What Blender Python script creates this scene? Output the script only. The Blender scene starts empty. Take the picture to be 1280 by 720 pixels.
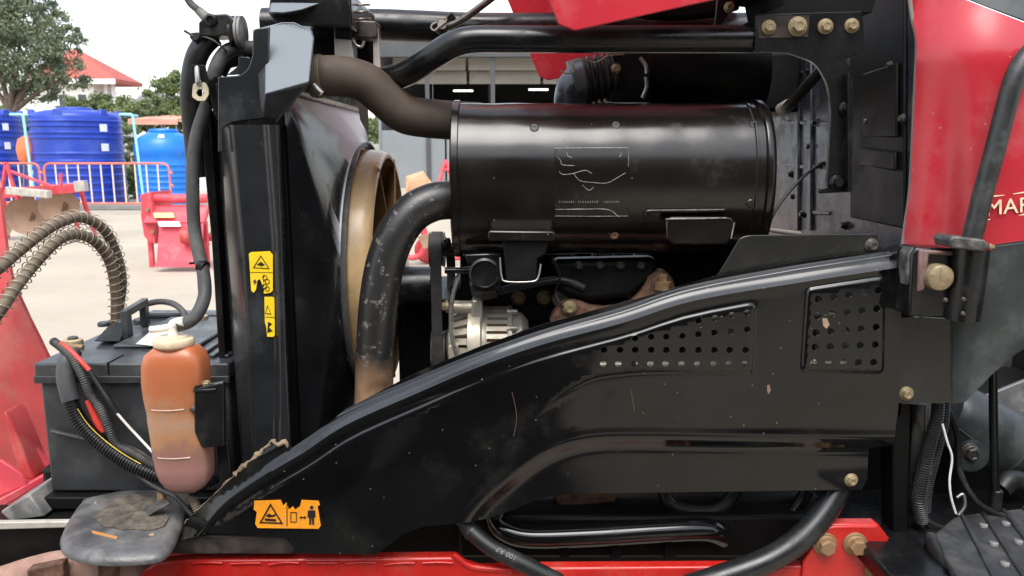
import bpy, bmesh, math, random
import numpy as np
from mathutils import Vector, Matrix, noise as mnoise
from mathutils.geometry import delaunay_2d_cdt
R = math.radians
random.seed(7)
scene = bpy.context.scene
col = scene.collection

# ---------------------------------------------------------------- camera
CAM_H, PITCH, F = 1.25, R(9.9), 985.0          # eye height, tilt down, focal length in photo pixels (1280 wide)
cam_d = bpy.data.cameras.new('camera'); cam = bpy.data.objects.new('camera', cam_d); col.objects.link(cam)
cam.location = (0, 0, CAM_H); cam.rotation_euler = (math.pi / 2 - PITCH, 0, 0)
cam_d.sensor_width = 36; cam_d.lens = 36 * F / 1280; cam_d.clip_start = 0.02; cam_d.clip_end = 2000
cam_d.dof.use_dof = True; cam_d.dof.focus_distance = 1.36; cam_d.dof.aperture_fstop = 11
scene.camera = cam

# ---------------------------------------------------------------- sky, sun, exposure
SUN_EL, SUN_AZ = R(60), R(188)                  # high bright haze, a little behind the camera's left shoulder
world = bpy.data.worlds.new('World'); scene.world = world; world.use_nodes = True
nt = world.node_tree; nt.nodes.clear()
sky = nt.nodes.new('ShaderNodeTexSky'); sky.sky_type = 'NISHITA'; sky.sun_disc = False
sky.sun_elevation = SUN_EL; sky.sun_rotation = SUN_AZ; sky.dust_density = 2.0; sky.air_density = 1.3; sky.ozone_density = 1.0
hs = nt.nodes.new('ShaderNodeHueSaturation'); hs.inputs['Saturation'].default_value = 0.45
bg = nt.nodes.new('ShaderNodeBackground'); bg.inputs['Strength'].default_value = 0.15
wo = nt.nodes.new('ShaderNodeOutputWorld')
nt.links.new(sky.outputs[0], hs.inputs['Color']); nt.links.new(hs.outputs[0], bg.inputs[0]); nt.links.new(bg.outputs[0], wo.inputs[0])
sun_d = bpy.data.lights.new('sun', 'SUN'); sun_d.energy = 1.0; sun_d.angle = R(35); sun_d.color = (1.0, 0.97, 0.92)
sun = bpy.data.objects.new('sun', sun_d); col.objects.link(sun)
_sd = Vector((math.sin(SUN_AZ) * math.cos(SUN_EL), math.cos(SUN_AZ) * math.cos(SUN_EL), math.sin(SUN_EL)))
sun.rotation_euler = _sd.to_track_quat('Z', 'Y').to_euler(); sun.location = (0, 0, 30)
vs = scene.view_settings; vs.view_transform = 'Standard'; vs.look = 'None'; vs.gamma = 1; vs.exposure = 1.38
vs.use_curve_mapping = False
scene.cycles.use_denoising = True
scene.cycles.max_bounces = 10

# ---------------------------------------------------------------- photo pixel -> point
CP, SP = math.cos(PITCH), math.sin(PITCH)
def ray(u, v):
    a, b = (u - 640) / F, (360 - v) / F
    return Vector((a, CP + b * SP, -SP + b * CP))
def P(u, v, Y):                                  # where the ray meets the upright plane y = Y
    d = ray(u, v); t = Y / d.y
    return Vector((d.x * t, Y, CAM_H + d.z * t))
def G(u, v, z=0.0):                              # where it meets the level plane z
    d = ray(u, v); t = (z - CAM_H) / d.z
    return Vector((d.x * t, d.y * t, z))
def px(Y, v=360):                                # metres that one pixel spans at plane Y, row v
    return Y / ray(640, v).y / F
def Zat(v, Y): return P(640, v, Y).z
def Xat(u, v, Y): return P(u, v, Y).x

# ---------------------------------------------------------------- materials
MATS = {}
def mat(name, base, rough=.45, metal=0., var=.25, vscale=14., dust=None, damt=.0, dscale=9., bump=.0, bscale=120.,
        rvar=.12, specks=0., speckcol=(.13, .12, .105), coat=0., sss=0., trans=0., spec=.5):
    if name in MATS: return MATS[name]
    m = bpy.data.materials.new(name); m.use_nodes = True
    n, l = m.node_tree.nodes, m.node_tree.links
    b = n['Principled BSDF']
    tc = n.new('ShaderNodeTexCoord')
    n1 = n.new('ShaderNodeTexNoise'); n1.inputs['Scale'].default_value = vscale; n1.inputs['Detail'].default_value = 6; n1.inputs['Roughness'].default_value = .62
    l.new(tc.outputs['Object'], n1.inputs['Vector'])
    mx = n.new('ShaderNodeMix'); mx.data_type = 'RGBA'
    mx.inputs['A'].default_value = (*[c * (1 - var) for c in base], 1); mx.inputs['B'].default_value = (*[min(1, c * (1 + var)) for c in base], 1)
    rp = n.new('ShaderNodeMapRange'); rp.inputs['From Min'].default_value = .32; rp.inputs['From Max'].default_value = .68
    l.new(n1.outputs['Fac'], rp.inputs['Value']); l.new(rp.outputs[0], mx.inputs['Factor'])
    colr = mx.outputs['Result']
    rr = n.new('ShaderNodeMapRange'); rr.inputs['From Min'].default_value = .3; rr.inputs['From Max'].default_value = .7
    rr.inputs['To Min'].default_value = max(.03, rough - rvar); rr.inputs['To Max'].default_value = min(1, rough + rvar)
    n2 = n.new('ShaderNodeTexNoise'); n2.inputs['Scale'].default_value = dscale; n2.inputs['Detail'].default_value = 8; n2.inputs['Roughness'].default_value = .68
    l.new(tc.outputs['Object'], n2.inputs['Vector'])
    l.new(n2.outputs['Fac'], rr.inputs['Value'])
    rough_out = rr.outputs[0]
    if dust is not None and damt > 0:
        dm = n.new('ShaderNodeMapRange'); dm.inputs['From Min'].default_value = .62 - .35 * damt; dm.inputs['From Max'].default_value = .80 - .2 * damt
        dm.inputs['To Max'].default_value = min(1, .35 + damt * .6)
        l.new(n2.outputs['Fac'], dm.inputs['Value'])
        m2 = n.new('ShaderNodeMix'); m2.data_type = 'RGBA'; m2.inputs['B'].default_value = (*dust, 1)
        l.new(colr, m2.inputs['A']); l.new(dm.outputs[0], m2.inputs['Factor']); colr = m2.outputs['Result']
        m3 = n.new('ShaderNodeMix'); m3.inputs['B'].default_value = .85
        l.new(rough_out, m3.inputs['A']); l.new(dm.outputs[0], m3.inputs['Factor']); rough_out = m3.outputs['Result']
    if specks > 0:
        vo = n.new('ShaderNodeTexVoronoi'); vo.inputs['Scale'].default_value = 90; l.new(tc.outputs['Object'], vo.inputs['Vector'])
        wn = n.new('ShaderNodeSeparateColor'); l.new(vo.outputs['Color'], wn.inputs[0])
        ls = n.new('ShaderNodeMath'); ls.operation = 'LESS_THAN'; ls.inputs[1].default_value = .11; l.new(vo.outputs['Distance'], ls.inputs[0])
        g = n.new('ShaderNodeMath'); g.operation = 'LESS_THAN'; g.inputs[1].default_value = specks; l.new(wn.outputs[0], g.inputs[0])
        mm = n.new('ShaderNodeMath'); mm.operation = 'MULTIPLY'; l.new(ls.outputs[0], mm.inputs[0]); l.new(g.outputs[0], mm.inputs[1])
        m4 = n.new('ShaderNodeMix'); m4.data_type = 'RGBA'; m4.inputs['B'].default_value = (*speckcol, 1)
        l.new(colr, m4.inputs['A']); l.new(mm.outputs[0], m4.inputs['Factor']); colr = m4.outputs['Result']
    l.new(colr, b.inputs['Base Color']); l.new(rough_out, b.inputs['Roughness'])
    b.inputs['Metallic'].default_value = metal; b.inputs['Specular IOR Level'].default_value = spec
    if coat: b.inputs['Coat Weight'].default_value = coat; b.inputs['Coat Roughness'].default_value = .08
    if sss: b.inputs['Subsurface Weight'].default_value = sss; b.inputs['Subsurface Radius'].default_value = (.03, .015, .008); b.inputs['Subsurface Scale'].default_value = .5
    if trans: b.inputs['Transmission Weight'].default_value = trans
    if bump:
        n3 = n.new('ShaderNodeTexNoise'); n3.inputs['Scale'].default_value = bscale; n3.inputs['Detail'].default_value = 4
        l.new(tc.outputs['Object'], n3.inputs['Vector'])
        bp = n.new('ShaderNodeBump'); bp.inputs['Strength'].default_value = bump; bp.inputs['Distance'].default_value = .002
        l.new(n3.outputs['Fac'], bp.inputs['Height']); l.new(bp.outputs[0], b.inputs['Normal'])
    MATS[name] = m
    return m

DUST = (.20, .17, .13)
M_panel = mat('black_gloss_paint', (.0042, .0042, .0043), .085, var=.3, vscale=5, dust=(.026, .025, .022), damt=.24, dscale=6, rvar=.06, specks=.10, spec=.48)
M_gloss = mat('black_gloss_pipe', (.004, .004, .0038), .12, dust=(.016, .015, .013), damt=.14, dscale=5, rvar=.05)
M_black = mat('black_paint', (.0055, .0057, .006), .27, dust=(.045, .04, .035), damt=.18, dscale=11, rvar=.12)
M_matt = mat('black_matt_iron', (.0042, .004, .0038), .5, spec=.22, dust=(.02, .017, .014), damt=.16, dscale=10, rvar=.1)
M_plastic = mat('black_plastic', (.015, .0162, .018), .21, dust=(.055, .059, .064), damt=.25, dscale=6, rvar=.06, bump=.05, bscale=300)
M_capgrey = mat('dusty_sky_tinted_plastic', (.012, .0135, .015), .24, dust=(.05, .053, .056), damt=.2, dscale=5, rvar=.06, bump=.05, bscale=300)
M_muffler = mat('muffler_black', (.0085, .0068, .0055), .20, var=.4, vscale=9, dust=(.035, .03, .025), damt=.14, dscale=8, rvar=.06, specks=.06)
M_rubber = mat('black_rubber', (.009, .009, .009), .46, dust=(.06, .057, .053), damt=.25, dscale=14)
M_rubgrey = mat('dusty_rubber', (.045, .045, .044), .6, dust=(.16, .15, .135), damt=.35, dscale=20)
M_brown = mat('brown_dusty_hose', (.062, .045, .031), .72, var=.22, vscale=20, dust=(.10, .075, .052), damt=.35, dscale=16, bump=.08)
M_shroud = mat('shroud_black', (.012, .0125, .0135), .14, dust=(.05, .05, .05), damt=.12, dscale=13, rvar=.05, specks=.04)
M_tan = mat('tan_fan_plastic', (.50, .34, .17), .30, var=.40, vscale=7, dust=(.40, .29, .18), damt=.3, dscale=8)
M_zinc = mat('zinc_bolt', (.31, .245, .14), .48, .45, var=.35, vscale=90, dust=(.17, .12, .075), damt=.42, dscale=80)
M_zincdark = mat('dark_bolt', (.10, .09, .08), .4, .6, var=.3, vscale=90, dust=(.2, .17, .13), damt=.2, dscale=80)
M_rustbolt = mat('rusty_bolt', (.25, .15, .075), .65, .3, var=.35, vscale=120, dust=(.34, .24, .13), damt=.4, dscale=90)
M_alu = mat('cast_aluminium', (.50, .455, .36), .40, .5, var=.15, vscale=40, dust=(.30, .22, .14), damt=.25, dscale=30, bump=.15, bscale=500)
M_steel = mat('bare_steel', (.42, .40, .37), .33, .8, var=.2, vscale=40, dust=(.22, .17, .12), damt=.25, dscale=25)
M_rust = mat('rust', (.105, .052, .030), .8, .1, var=.6, vscale=60, dust=(.24, .145, .095), damt=.38, dscale=25, bump=.3, bscale=200)
M_red = mat('red_cowl_paint', (.47, .026, .038), .27, var=.10, vscale=6, dust=(.46, .13, .13), damt=.36, dscale=7, rvar=.09, coat=.12, specks=.10, speckcol=(.5, .3, .28))
M_redch = mat('red_chassis_paint', (.44, .016, .012), .26, var=.14, vscale=14, dust=(.30, .06, .035), damt=.32, dscale=16, rvar=.12, bump=.1, bscale=60)
M_fade = mat('faded_red_paint', (.50, .045, .05), .5, var=.2, vscale=9, dust=(.46, .22, .17), damt=.42, dscale=7)
M_pink = mat('sun_bleached_red_paint', (.62, .06, .085), .5, var=.15, vscale=5, dust=(.55, .28, .24), damt=.30, dscale=6)
M_cowl = mat('grey_cowl_plastic', (.034, .040, .040), .40, dust=(.13, .15, .14), damt=.36, dscale=9, rvar=.08, bump=.08, bscale=350)
M_tin = mat('dark_grey_sheet', (.014, .0142, .0125), .26, dust=(.045, .045, .04), damt=.25, dscale=8)
M_fire = mat('firewall_paint', (.045, .050, .060), .28, .2, dust=(.17, .17, .175), damt=.35, dscale=16, rvar=.1, bump=.1, bscale=25)
M_dustgrey = mat('dusty_steel_plate', (.15, .15, .145), .55, .15, var=.3, vscale=20, dust=(.42, .39, .35), damt=.5, dscale=22, bump=.2, bscale=260)
M_white = mat('white_plastic', (.74, .70, .60), .45, dust=(.6, .5, .36), damt=.25)
M_yellow = mat('yellow_sticker', (.80, .55, .015), .38, var=.12, dust=(.45, .30, .06), damt=.30, dscale=40)
M_orange = mat('orange_sticker', (.78, .29, .015), .38, var=.15, dust=(.42, .17, .05), damt=.36, dscale=40)
M_ink = mat('black_print', (.012, .011, .010), .5)
M_cream = mat('cream_print', (.80, .66, .45), .45)
M_wirewhite = mat('white_wire', (.75, .72, .66), .5)
M_wirered = mat('red_wire', (.62, .05, .035), .45)
M_wireyel = mat('yellow_stripe', (.70, .50, .05), .5)
M_spring = mat('spring_wire', (.36, .31, .24), .45, .5, dust=(.30, .22, .14), damt=.4, dscale=60)
M_springhose = mat('dusty_spring_hose', (.17, .135, .095), .8, dust=(.26, .21, .15), damt=.4, dscale=30)
M_tape = mat('grey_tape', (.055, .057, .06), .55, dust=(.12, .12, .12), damt=.3, dscale=30)
M_battery = mat('battery_case', (.024, .026, .029), .42, dust=(.11, .11, .105), damt=.28, dscale=8, rvar=.08)
M_batlid = mat('battery_lid', (.035, .037, .040), .36, dust=(.20, .195, .18), damt=.40, dscale=10)
M_pale = mat('pale_steel', (.44, .41, .36), .5, .2, dust=(.28, .23, .17), damt=.3, dscale=25)

def dust_and_sheen(m, colr=(.46, .47, .48), lo=.25, hi=.55, amt=.85, scale=160.):     # pale dust, scuffs and painted sky reflection on faces that look up
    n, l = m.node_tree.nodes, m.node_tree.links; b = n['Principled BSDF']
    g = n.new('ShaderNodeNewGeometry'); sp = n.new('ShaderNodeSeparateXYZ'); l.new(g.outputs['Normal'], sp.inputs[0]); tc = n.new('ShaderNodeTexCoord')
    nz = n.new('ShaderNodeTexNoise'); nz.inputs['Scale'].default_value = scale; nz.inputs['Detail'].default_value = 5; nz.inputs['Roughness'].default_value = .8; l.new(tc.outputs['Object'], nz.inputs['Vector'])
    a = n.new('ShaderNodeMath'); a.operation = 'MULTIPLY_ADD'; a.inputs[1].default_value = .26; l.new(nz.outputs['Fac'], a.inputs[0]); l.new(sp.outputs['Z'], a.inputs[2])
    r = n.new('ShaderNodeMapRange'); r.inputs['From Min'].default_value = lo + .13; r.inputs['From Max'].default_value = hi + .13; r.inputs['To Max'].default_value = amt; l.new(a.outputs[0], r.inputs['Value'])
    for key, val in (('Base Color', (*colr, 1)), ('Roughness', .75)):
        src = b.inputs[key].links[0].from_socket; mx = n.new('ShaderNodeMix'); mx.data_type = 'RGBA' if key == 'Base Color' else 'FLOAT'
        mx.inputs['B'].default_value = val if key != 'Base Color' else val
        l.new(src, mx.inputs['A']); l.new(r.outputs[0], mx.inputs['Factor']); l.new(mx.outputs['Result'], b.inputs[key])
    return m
dust_and_sheen(M_shroud, (.85, .86, .87), .16, .44, .95, 420.); dust_and_sheen(M_panel, (.15, .17, .19), .52, .66, .17, 38.); dust_and_sheen(M_capgrey, (.19, .22, .245), .15, .5, .8, 60.)  # shroud: dust plus painted sky reflection; panel: pale scuffs; cap: painted sky reflection

# ---------------------------------------------------------------- object helpers
WLOC = {}                                        # world position of every object made here
def thing(name, label, cat, loc, group=None):
    o = bpy.data.objects.new(name, None); o.empty_display_size = .1; col.objects.link(o)
    o.location = loc; o['label'] = label; o['category'] = cat
    if group: o['group'] = group
    WLOC[o] = Vector(loc)
    return o
def tag(o, label=None, cat=None, group=None, kind=None):
    for k, v in (('label', label), ('category', cat), ('group', group), ('kind', kind)):
        if v: o[k] = v
    return o
def link(name, me, m, parent=None, label=None, smooth=38, bevel=0., bseg=2, solid=0., center=True):
    if m is not None and not me.materials: me.materials.append(m)
    c = Vector((0, 0, 0))
    if center and len(me.vertices):
        co = np.empty(len(me.vertices) * 3); me.vertices.foreach_get('co', co); co = co.reshape(-1, 3)
        c = Vector((co.min(0) + co.max(0)) / 2); me.transform(Matrix.Translation(-c))
    if smooth:
        me.polygons.foreach_set('use_smooth', [True] * len(me.polygons))
        if smooth < 180: me.set_sharp_from_angle(angle=R(smooth))
    o = bpy.data.objects.new(name, me); col.objects.link(o)
    WLOC[o] = c
    if parent is not None:
        o.parent = parent; o.location = c - WLOC[parent]
    else: o.location = c
    if solid:
        s = o.modifiers.new('thickness', 'SOLIDIFY'); s.thickness = abs(solid); s.offset = -1 if solid > 0 else 1
        e = o.modifiers.new('crisp_rims', 'EDGE_SPLIT'); e.split_angle = R(max(smooth, 30)); e.use_edge_sharp = False
    if bevel:
        bv = o.modifiers.new('bevel', 'BEVEL'); bv.width = bevel; bv.segments = bseg; bv.limit_method = 'ANGLE'; bv.angle_limit = R(32); bv.harden_normals = False
    if label: o['label'] = label
    return o
def pymesh(name, verts, faces):
    me = bpy.data.meshes.new(name); me.from_pydata([tuple(v) for v in verts], [], faces)
    bm = bmesh.new(); bm.from_mesh(me); bmesh.ops.recalc_face_normals(bm, faces=bm.faces); bm.to_mesh(me); bm.free()
    me.update(); return me
def inst(name, src, loc, parent, rot=None, scale=None, label=None):       # another object on shared mesh data
    o = bpy.data.objects.new(name, src); col.objects.link(o); WLOC[o] = Vector(loc)
    o.parent = parent; o.location = Vector(loc) - (WLOC[parent] if parent else Vector())
    if rot is not None: o.rotation_euler = rot
    if scale is not None: o.scale = (scale,) * 3 if isinstance(scale, (int, float)) else scale
    if label: o['label'] = label
    return o

# ---------------------------------------------------------------- shapes
def catmull(pts, sub=6, closed=False):
    pts = [np.array(p, float) for p in pts]; n = len(pts); out = []
    rng = range(n) if closed else range(n - 1)
    for i in rng:
        if closed: p0, p1, p2, p3 = pts[i - 1], pts[i], pts[(i + 1) % n], pts[(i + 2) % n]
        else: p0, p1, p2, p3 = pts[max(i - 1, 0)], pts[i], pts[i + 1], pts[min(i + 2, n - 1)]
        for k in range(sub):
            t = k / sub
            out.append(.5 * ((2 * p1) + (-p0 + p2) * t + (2 * p0 - 5 * p1 + 4 * p2 - p3) * t * t + (-p0 + 3 * p1 - 3 * p2 + p3) * t ** 3))
    if not closed: out.append(pts[-1])
    return out
def fillet(pts, r, seg=4, closed=True):           # round the corners of a 2-D outline
    out = []; n = len(pts)
    for i in range(n):
        a, b, c = (np.array(pts[j % n][:2], float) for j in (i - 1, i, i + 1))
        rr = pts[i][2] if len(pts[i]) > 2 else r
        if rr <= 0: out.append(tuple(b)); continue
        d1, d2 = a - b, c - b; l1, l2 = np.linalg.norm(d1), np.linalg.norm(d2)
        k = min(rr, l1 * .48, l2 * .48); p, q = b + d1 / l1 * k, b + d2 / l2 * k
        for s in range(seg + 1):
            t = s / seg; out.append(tuple((1 - t) ** 2 * p + 2 * t * (1 - t) * b + t * t * q))
    return out
def frames(path):
    path = [Vector(p) for p in path]; n = len(path); T = []
    for i in range(n):
        d = path[min(i + 1, n - 1)] - path[max(i - 1, 0)]; T.append(d.normalized())
    up = Vector((0, 0, 1)) if abs(T[0].z) < .9 else Vector((0, 1, 0))
    N = (up - T[0] * up.dot(T[0])).normalized(); out = []
    for i in range(n):
        N = (N - T[i] * N.dot(T[i])).normalized(); out.append((path[i], T[i], N, T[i].cross(N)))
    return out
def resample(path, step):
    path = [Vector(p) for p in path]; L = [0]
    for a, b in zip(path, path[1:]): L.append(L[-1] + (b - a).length)
    n = max(2, int(L[-1] / step) + 1); out = []; j = 0
    for i in range(n):
        s = L[-1] * i / (n - 1)
        while j < len(L) - 2 and L[j + 1] < s: j += 1
        t = (s - L[j]) / max(1e-9, L[j + 1] - L[j]); out.append(path[j].lerp(path[j + 1], min(1, max(0, t))))
    return out, L[-1]
def tube_mesh(name, path, rad, seg=16, caps=True):
    fr = frames(path); V, Fc = [], []; n = len(fr)
    for i, (c, t, a, b) in enumerate(fr):
        r = rad[i] if hasattr(rad, '__len__') else rad
        for k in range(seg):
            w = 2 * math.pi * k / seg; V.append(c + (a * math.cos(w) + b * math.sin(w)) * r)
    for i in range(n - 1):
        for k in range(seg):
            k2 = (k + 1) % seg; Fc.append((i * seg + k, i * seg + k2, (i + 1) * seg + k2, (i + 1) * seg + k))
    if caps: Fc.append(tuple(range(seg))[::-1]); Fc.append(tuple(range((n - 1) * seg, n * seg)))
    return pymesh(name, V, Fc)
def pix_path(pts, sub=8):                         # (u, v, Y) -> smooth world path
    return [Vector(p) for p in catmull([P(*p[:3]) for p in pts], sub)] if len(pts) > 2 else [P(*p[:3]) for p in pts]
def hose(name, pts, rpx, m, parent, seg=18, sub=8, label=None, rmul=None):
    path = pix_path(pts, sub); w = px(pts[0][2]) if len(pts[0]) > 2 else .0013
    rad = rpx * px(sum(p[2] for p in pts) / len(pts))
    if len(pts[0]) > 3: rad = [float(np.interp(i / (len(path) - 1) * (len(pts) - 1), range(len(pts)), [p[3] for p in pts])) * px(pts[0][2]) for i in range(len(path))]
    return link(name, tube_mesh(name, path, rad, seg), m, parent, label, smooth=60)
def loom(name, pts, rpx, m, parent, pitch=.0045, depth=.16, seg=12, label=None):   # corrugated conduit
    path, L = resample(pix_path(pts, 12), pitch / 4); r0 = rpx * px(pts[0][2])
    rad = [r0 * (1 - depth * (1 if (i % 4) < 2 else 0)) for i in range(len(path))]
    return link(name, tube_mesh(name, path, rad, seg), m, parent, label, smooth=50)
def coil(name, path, rc, pitch, rw, m, parent, seg=6, per=14, label=None, jitter=0.):
    pth, L = resample(path, pitch / per); fr = frames(pth); pts = []
    for i, (c, t, a, b) in enumerate(fr):
        w = 2 * math.pi * i / per; r = rc * (1 + jitter * math.sin(i * .13))
        pts.append(c + (a * math.cos(w) + b * math.sin(w)) * r)
    return link(name, tube_mesh(name, pts, rw, seg), m, parent, label, smooth=180)
def prism(name, front, ext, m, parent=None, bevel=.0015, label=None, smooth=38):   # planar or folded outline pushed along ext
    n = len(front); V = [Vector(p) for p in front] + [Vector(p) + Vector(ext) for p in front]
    Fc = [tuple(range(n)), tuple(range(2 * n - 1, n - 1, -1))] + [(i, (i + 1) % n, n + (i + 1) % n, n + i) for i in range(n)]
    return link(name, pymesh(name, V, Fc), m, parent, label, bevel=bevel, smooth=smooth)
def plate(name, uv, Y, thick, m, parent, bevel=.0012, r=0, label=None):   # outline in photo pixels on the plane y = Y, real thickness behind it
    pts = fillet(uv, r) if r or any(len(p) > 2 for p in uv) else uv
    return prism(name, [P(p[0], p[1], Y) for p in pts], (0, thick, 0), m, parent, bevel, label)
def box(name, lo, hi, m, parent=None, bevel=.004, label=None):
    x0, y0, z0 = lo; x1, y1, z1 = hi
    return prism(name, [(x0, y0, z0), (x1, y0, z0), (x1, y0, z1), (x0, y0, z1)], (0, y1 - y0, 0), m, parent, bevel, label)
def lathe_mesh(name, prof, seg=32, axis='Z'):     # profile of (radius, height)
    V, Fc = [], []
    for r, h in prof:
        for k in range(seg):
            w = 2 * math.pi * k / seg; a, b = r * math.cos(w), r * math.sin(w)
            V.append({'Z': (a, b, h), 'X': (h, a, b), 'Y': (a, h, b)}[axis])
    n = len(prof)
    for i in range(n - 1):
        for k in range(seg):
            k2 = (k + 1) % seg; Fc.append((i * seg + k, i * seg + k2, (i + 1) * seg + k2, (i + 1) * seg + k))
    Fc.append(tuple(range(seg))[::-1]); Fc.append(tuple(range((n - 1) * seg, n * seg)))
    return pymesh(name, V, Fc)
def lathe(name, prof, at, m, parent=None, axis='Z', seg=32, label=None, smooth=40):
    me = lathe_mesh(name, prof, seg, axis); me.transform(Matrix.Translation(Vector(at)))
    return link(name, me, m, parent, label, smooth=smooth)
def inside(pt, poly):
    x, y = pt; c = False; j = len(poly) - 1
    for i in range(len(poly)):
        xi, yi = poly[i]; xj, yj = poly[j]
        if (yi > y) != (yj > y) and x < (xj - xi) * (y - yi) / (yj - yi) + xi: c = not c
        j = i
    return c
def inside_np(X, Y, poly):
    c = np.zeros(X.shape, bool); j = len(poly) - 1
    for i in range(len(poly)):
        xi, yi = poly[i][:2]; xj, yj = poly[j][:2]
        if yi != yj: c ^= ((yi > Y) != (yj > Y)) & (X < (xj - xi) * (Y - yi) / (yj - yi) + xi)
        j = i
    return c
def seg_dist(X, Y, line):                         # signed distance to an open polyline (+ on its right-hand side) in pixels
    best = np.full(X.shape, 1e9); sg = np.ones(X.shape)
    for (ax, ay), (bx, by) in zip(line, line[1:]):
        dx, dy = bx - ax, by - ay; L2 = dx * dx + dy * dy + 1e-9
        t = np.clip(((X - ax) * dx + (Y - ay) * dy) / L2, 0, 1)
        d = np.hypot(X - ax - t * dx, Y - ay - t * dy); s = np.sign(dx * (Y - ay) - dy * (X - ax))
        k = d < best - 1e-6; best = np.where(k, d, best); sg = np.where(k, s, sg)
    return best * sg
def sstep(a, b, x):
    t = np.clip((x - a) / (b - a), 0, 1); return t * t * (3 - 2 * t)
def relief(name, outline, Yfun, m, parent, step=6, holes=(), thick=.002, label=None, fine=(), smooth=45):
    """pressed sheet: outline and holes in photo pixels, depth from Yfun(u, v), real thickness"""
    pts, edges = [], []
    def loop(l):
        s = len(pts); pts.extend(tuple(p[:2]) for p in l); edges.extend((s + i, s + (i + 1) % len(l)) for i in range(len(l)))
    def dens(l, st):
        o = []
        for i in range(len(l)):
            a, b = np.array(l[i][:2], float), np.array(l[(i + 1) % len(l)][:2], float); k = max(1, int(np.linalg.norm(b - a) / st))
            o += [tuple(a + (b - a) * j / k) for j in range(k)]
        return o
    loop(dens(outline, step))
    for h in holes: loop(h)
    fp = []
    for f in fine:                                # crease lines become edges of the sheet
        run = []
        for p in f:
            p = tuple(p[:2])
            if run and math.hypot(p[0] - run[-1][0], p[1] - run[-1][1]) > 3 * step: run = []
            if run: edges.append((len(pts) - 1, len(pts)))
            run.append(p); pts.append(p); fp.append(p)
    us = [p[0] for p in outline]; vs_ = [p[1] for p in outline]
    gx, gy = np.meshgrid(np.arange(min(us), max(us), step), np.arange(min(vs_), max(vs_), step)); gx = gx.astype(float); gy = gy.astype(float)
    gx[1::2] += step / 2
    ok = inside_np(gx, gy, outline) & (np.abs(seg_dist(gx, gy, list(outline) + [outline[0]])) > step * .4)
    for h in holes:
        cx, cy = np.mean([p[0] for p in h]), np.mean([p[1] for p in h]); rr = max(math.hypot(p[0] - cx, p[1] - cy) for p in h)
        ok &= np.hypot(gx - cx, gy - cy) > rr * 1.25
    g2 = np.stack([gx[ok], gy[ok]], 1)
    if fp:
        fa = np.array(fp); far = np.ones(len(g2), bool)
        for k in range(0, len(fa), 400): far &= (np.hypot(g2[:, None, 0] - fa[None, k:k + 400, 0], g2[:, None, 1] - fa[None, k:k + 400, 1]).min(1) > step * .6)
        g2 = g2[far]
    pts += [(float(a), float(b)) for a, b in g2]
    vv, ee, ff, *_ = delaunay_2d_cdt([Vector(p) for p in pts], edges, [], 0, 1e-4)
    A = np.array([tuple(v) for v in vv]); T = np.array([tuple(f) for f in ff if len(f) == 3])
    C = A[T].mean(1); keep = inside_np(C[:, 0], C[:, 1], outline)
    for h in holes: keep &= ~inside_np(C[:, 0], C[:, 1], h)
    T = T[keep]; D = Yfun(A[:, 0], A[:, 1])
    V = [P(a, b, float(y)) for (a, b), y in zip(A, D)]
    me = bpy.data.meshes.new(name); me.from_pydata([tuple(v) for v in V], [], [tuple(int(i) for i in t) for t in T])
    bm = bmesh.new(); bm.from_mesh(me)
    bmesh.ops.delete(bm, geom=[v for v in bm.verts if not v.link_faces], context='VERTS')
    bm.normal_update()
    if sum(f.normal.y * f.calc_area() for f in bm.faces) > 0: bmesh.ops.reverse_faces(bm, faces=bm.faces)
    bm.to_mesh(me); bm.free()
    return link(name, me, m, parent, label, smooth=smooth, solid=thick)
def circle(u, v, r, n=12): return [(u + r * math.cos(2 * math.pi * k / n), v + r * math.sin(2 * math.pi * k / n)) for k in range(n)]
def loft(name, rows, m, parent, closed=False, label=None, smooth=38, solid=0., bevel=0., caps=False):
    V = [Vector(p) for r in rows for p in r]; n = len(rows[0]); Fc = []
    for i in range(len(rows) - 1):
        for k in range(n if closed else n - 1):
            k2 = (k + 1) % n; Fc.append((i * n + k, i * n + k2, (i + 1) * n + k2, (i + 1) * n + k))
    if caps: Fc.append(tuple(range(n))); Fc.append(tuple(range((len(rows) - 1) * n, len(rows) * n)))
    return link(name, pymesh(name, V, Fc), m, parent, label, smooth=smooth, solid=solid, bevel=bevel)

# bolts: head on local -Y (towards the viewer side of the tractor), unit radius
def bolt_mesh(name, m, hexh=.62, flange=1.0, washer=True, dimple=True):
    bm = bmesh.new()
    def ring(r, y, n=24, ph=0): return [bm.verts.new((r * math.cos(2 * math.pi * k / n + ph), y, r * math.sin(2 * math.pi * k / n + ph))) for k in range(n)]
    def skin(a, b):
        n = len(a)
        for k in range(n): bm.faces.new((a[k], a[(k + 1) % n], b[(k + 1) % n], b[k]))
    if washer:
        r0 = ring(1.0, .25); r1 = ring(1.0, -.06); r2 = ring(.94, -.12); skin(r0, r1); skin(r1, r2); bm.faces.new(r2)
    f0 = ring(.86, .1); f1 = ring(.84, -.2); f2 = ring(.72, -.34); skin(f0, f1); skin(f1, f2); bm.faces.new(f2)
    h0 = ring(.70, -.1, 6, .3); h1 = ring(.70, -.1 - hexh * .8, 6, .3); h2 = ring(.60, -.1 - hexh, 6, .3); skin(h0, h1); skin(h1, h2)
    if dimple:
        h3 = ring(.38, -.1 - hexh, 6, .3); h4 = ring(.30, -.02 - hexh, 6, .3); skin(h2, h3); skin(h3, h4); bm.faces.new(h4)
    else: bm.faces.new(h2)
    bmesh.ops.recalc_face_normals(bm, faces=bm.faces)
    me = bpy.data.meshes.new(name); bm.to_mesh(me); bm.free(); me.materials.append(m); return me
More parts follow.
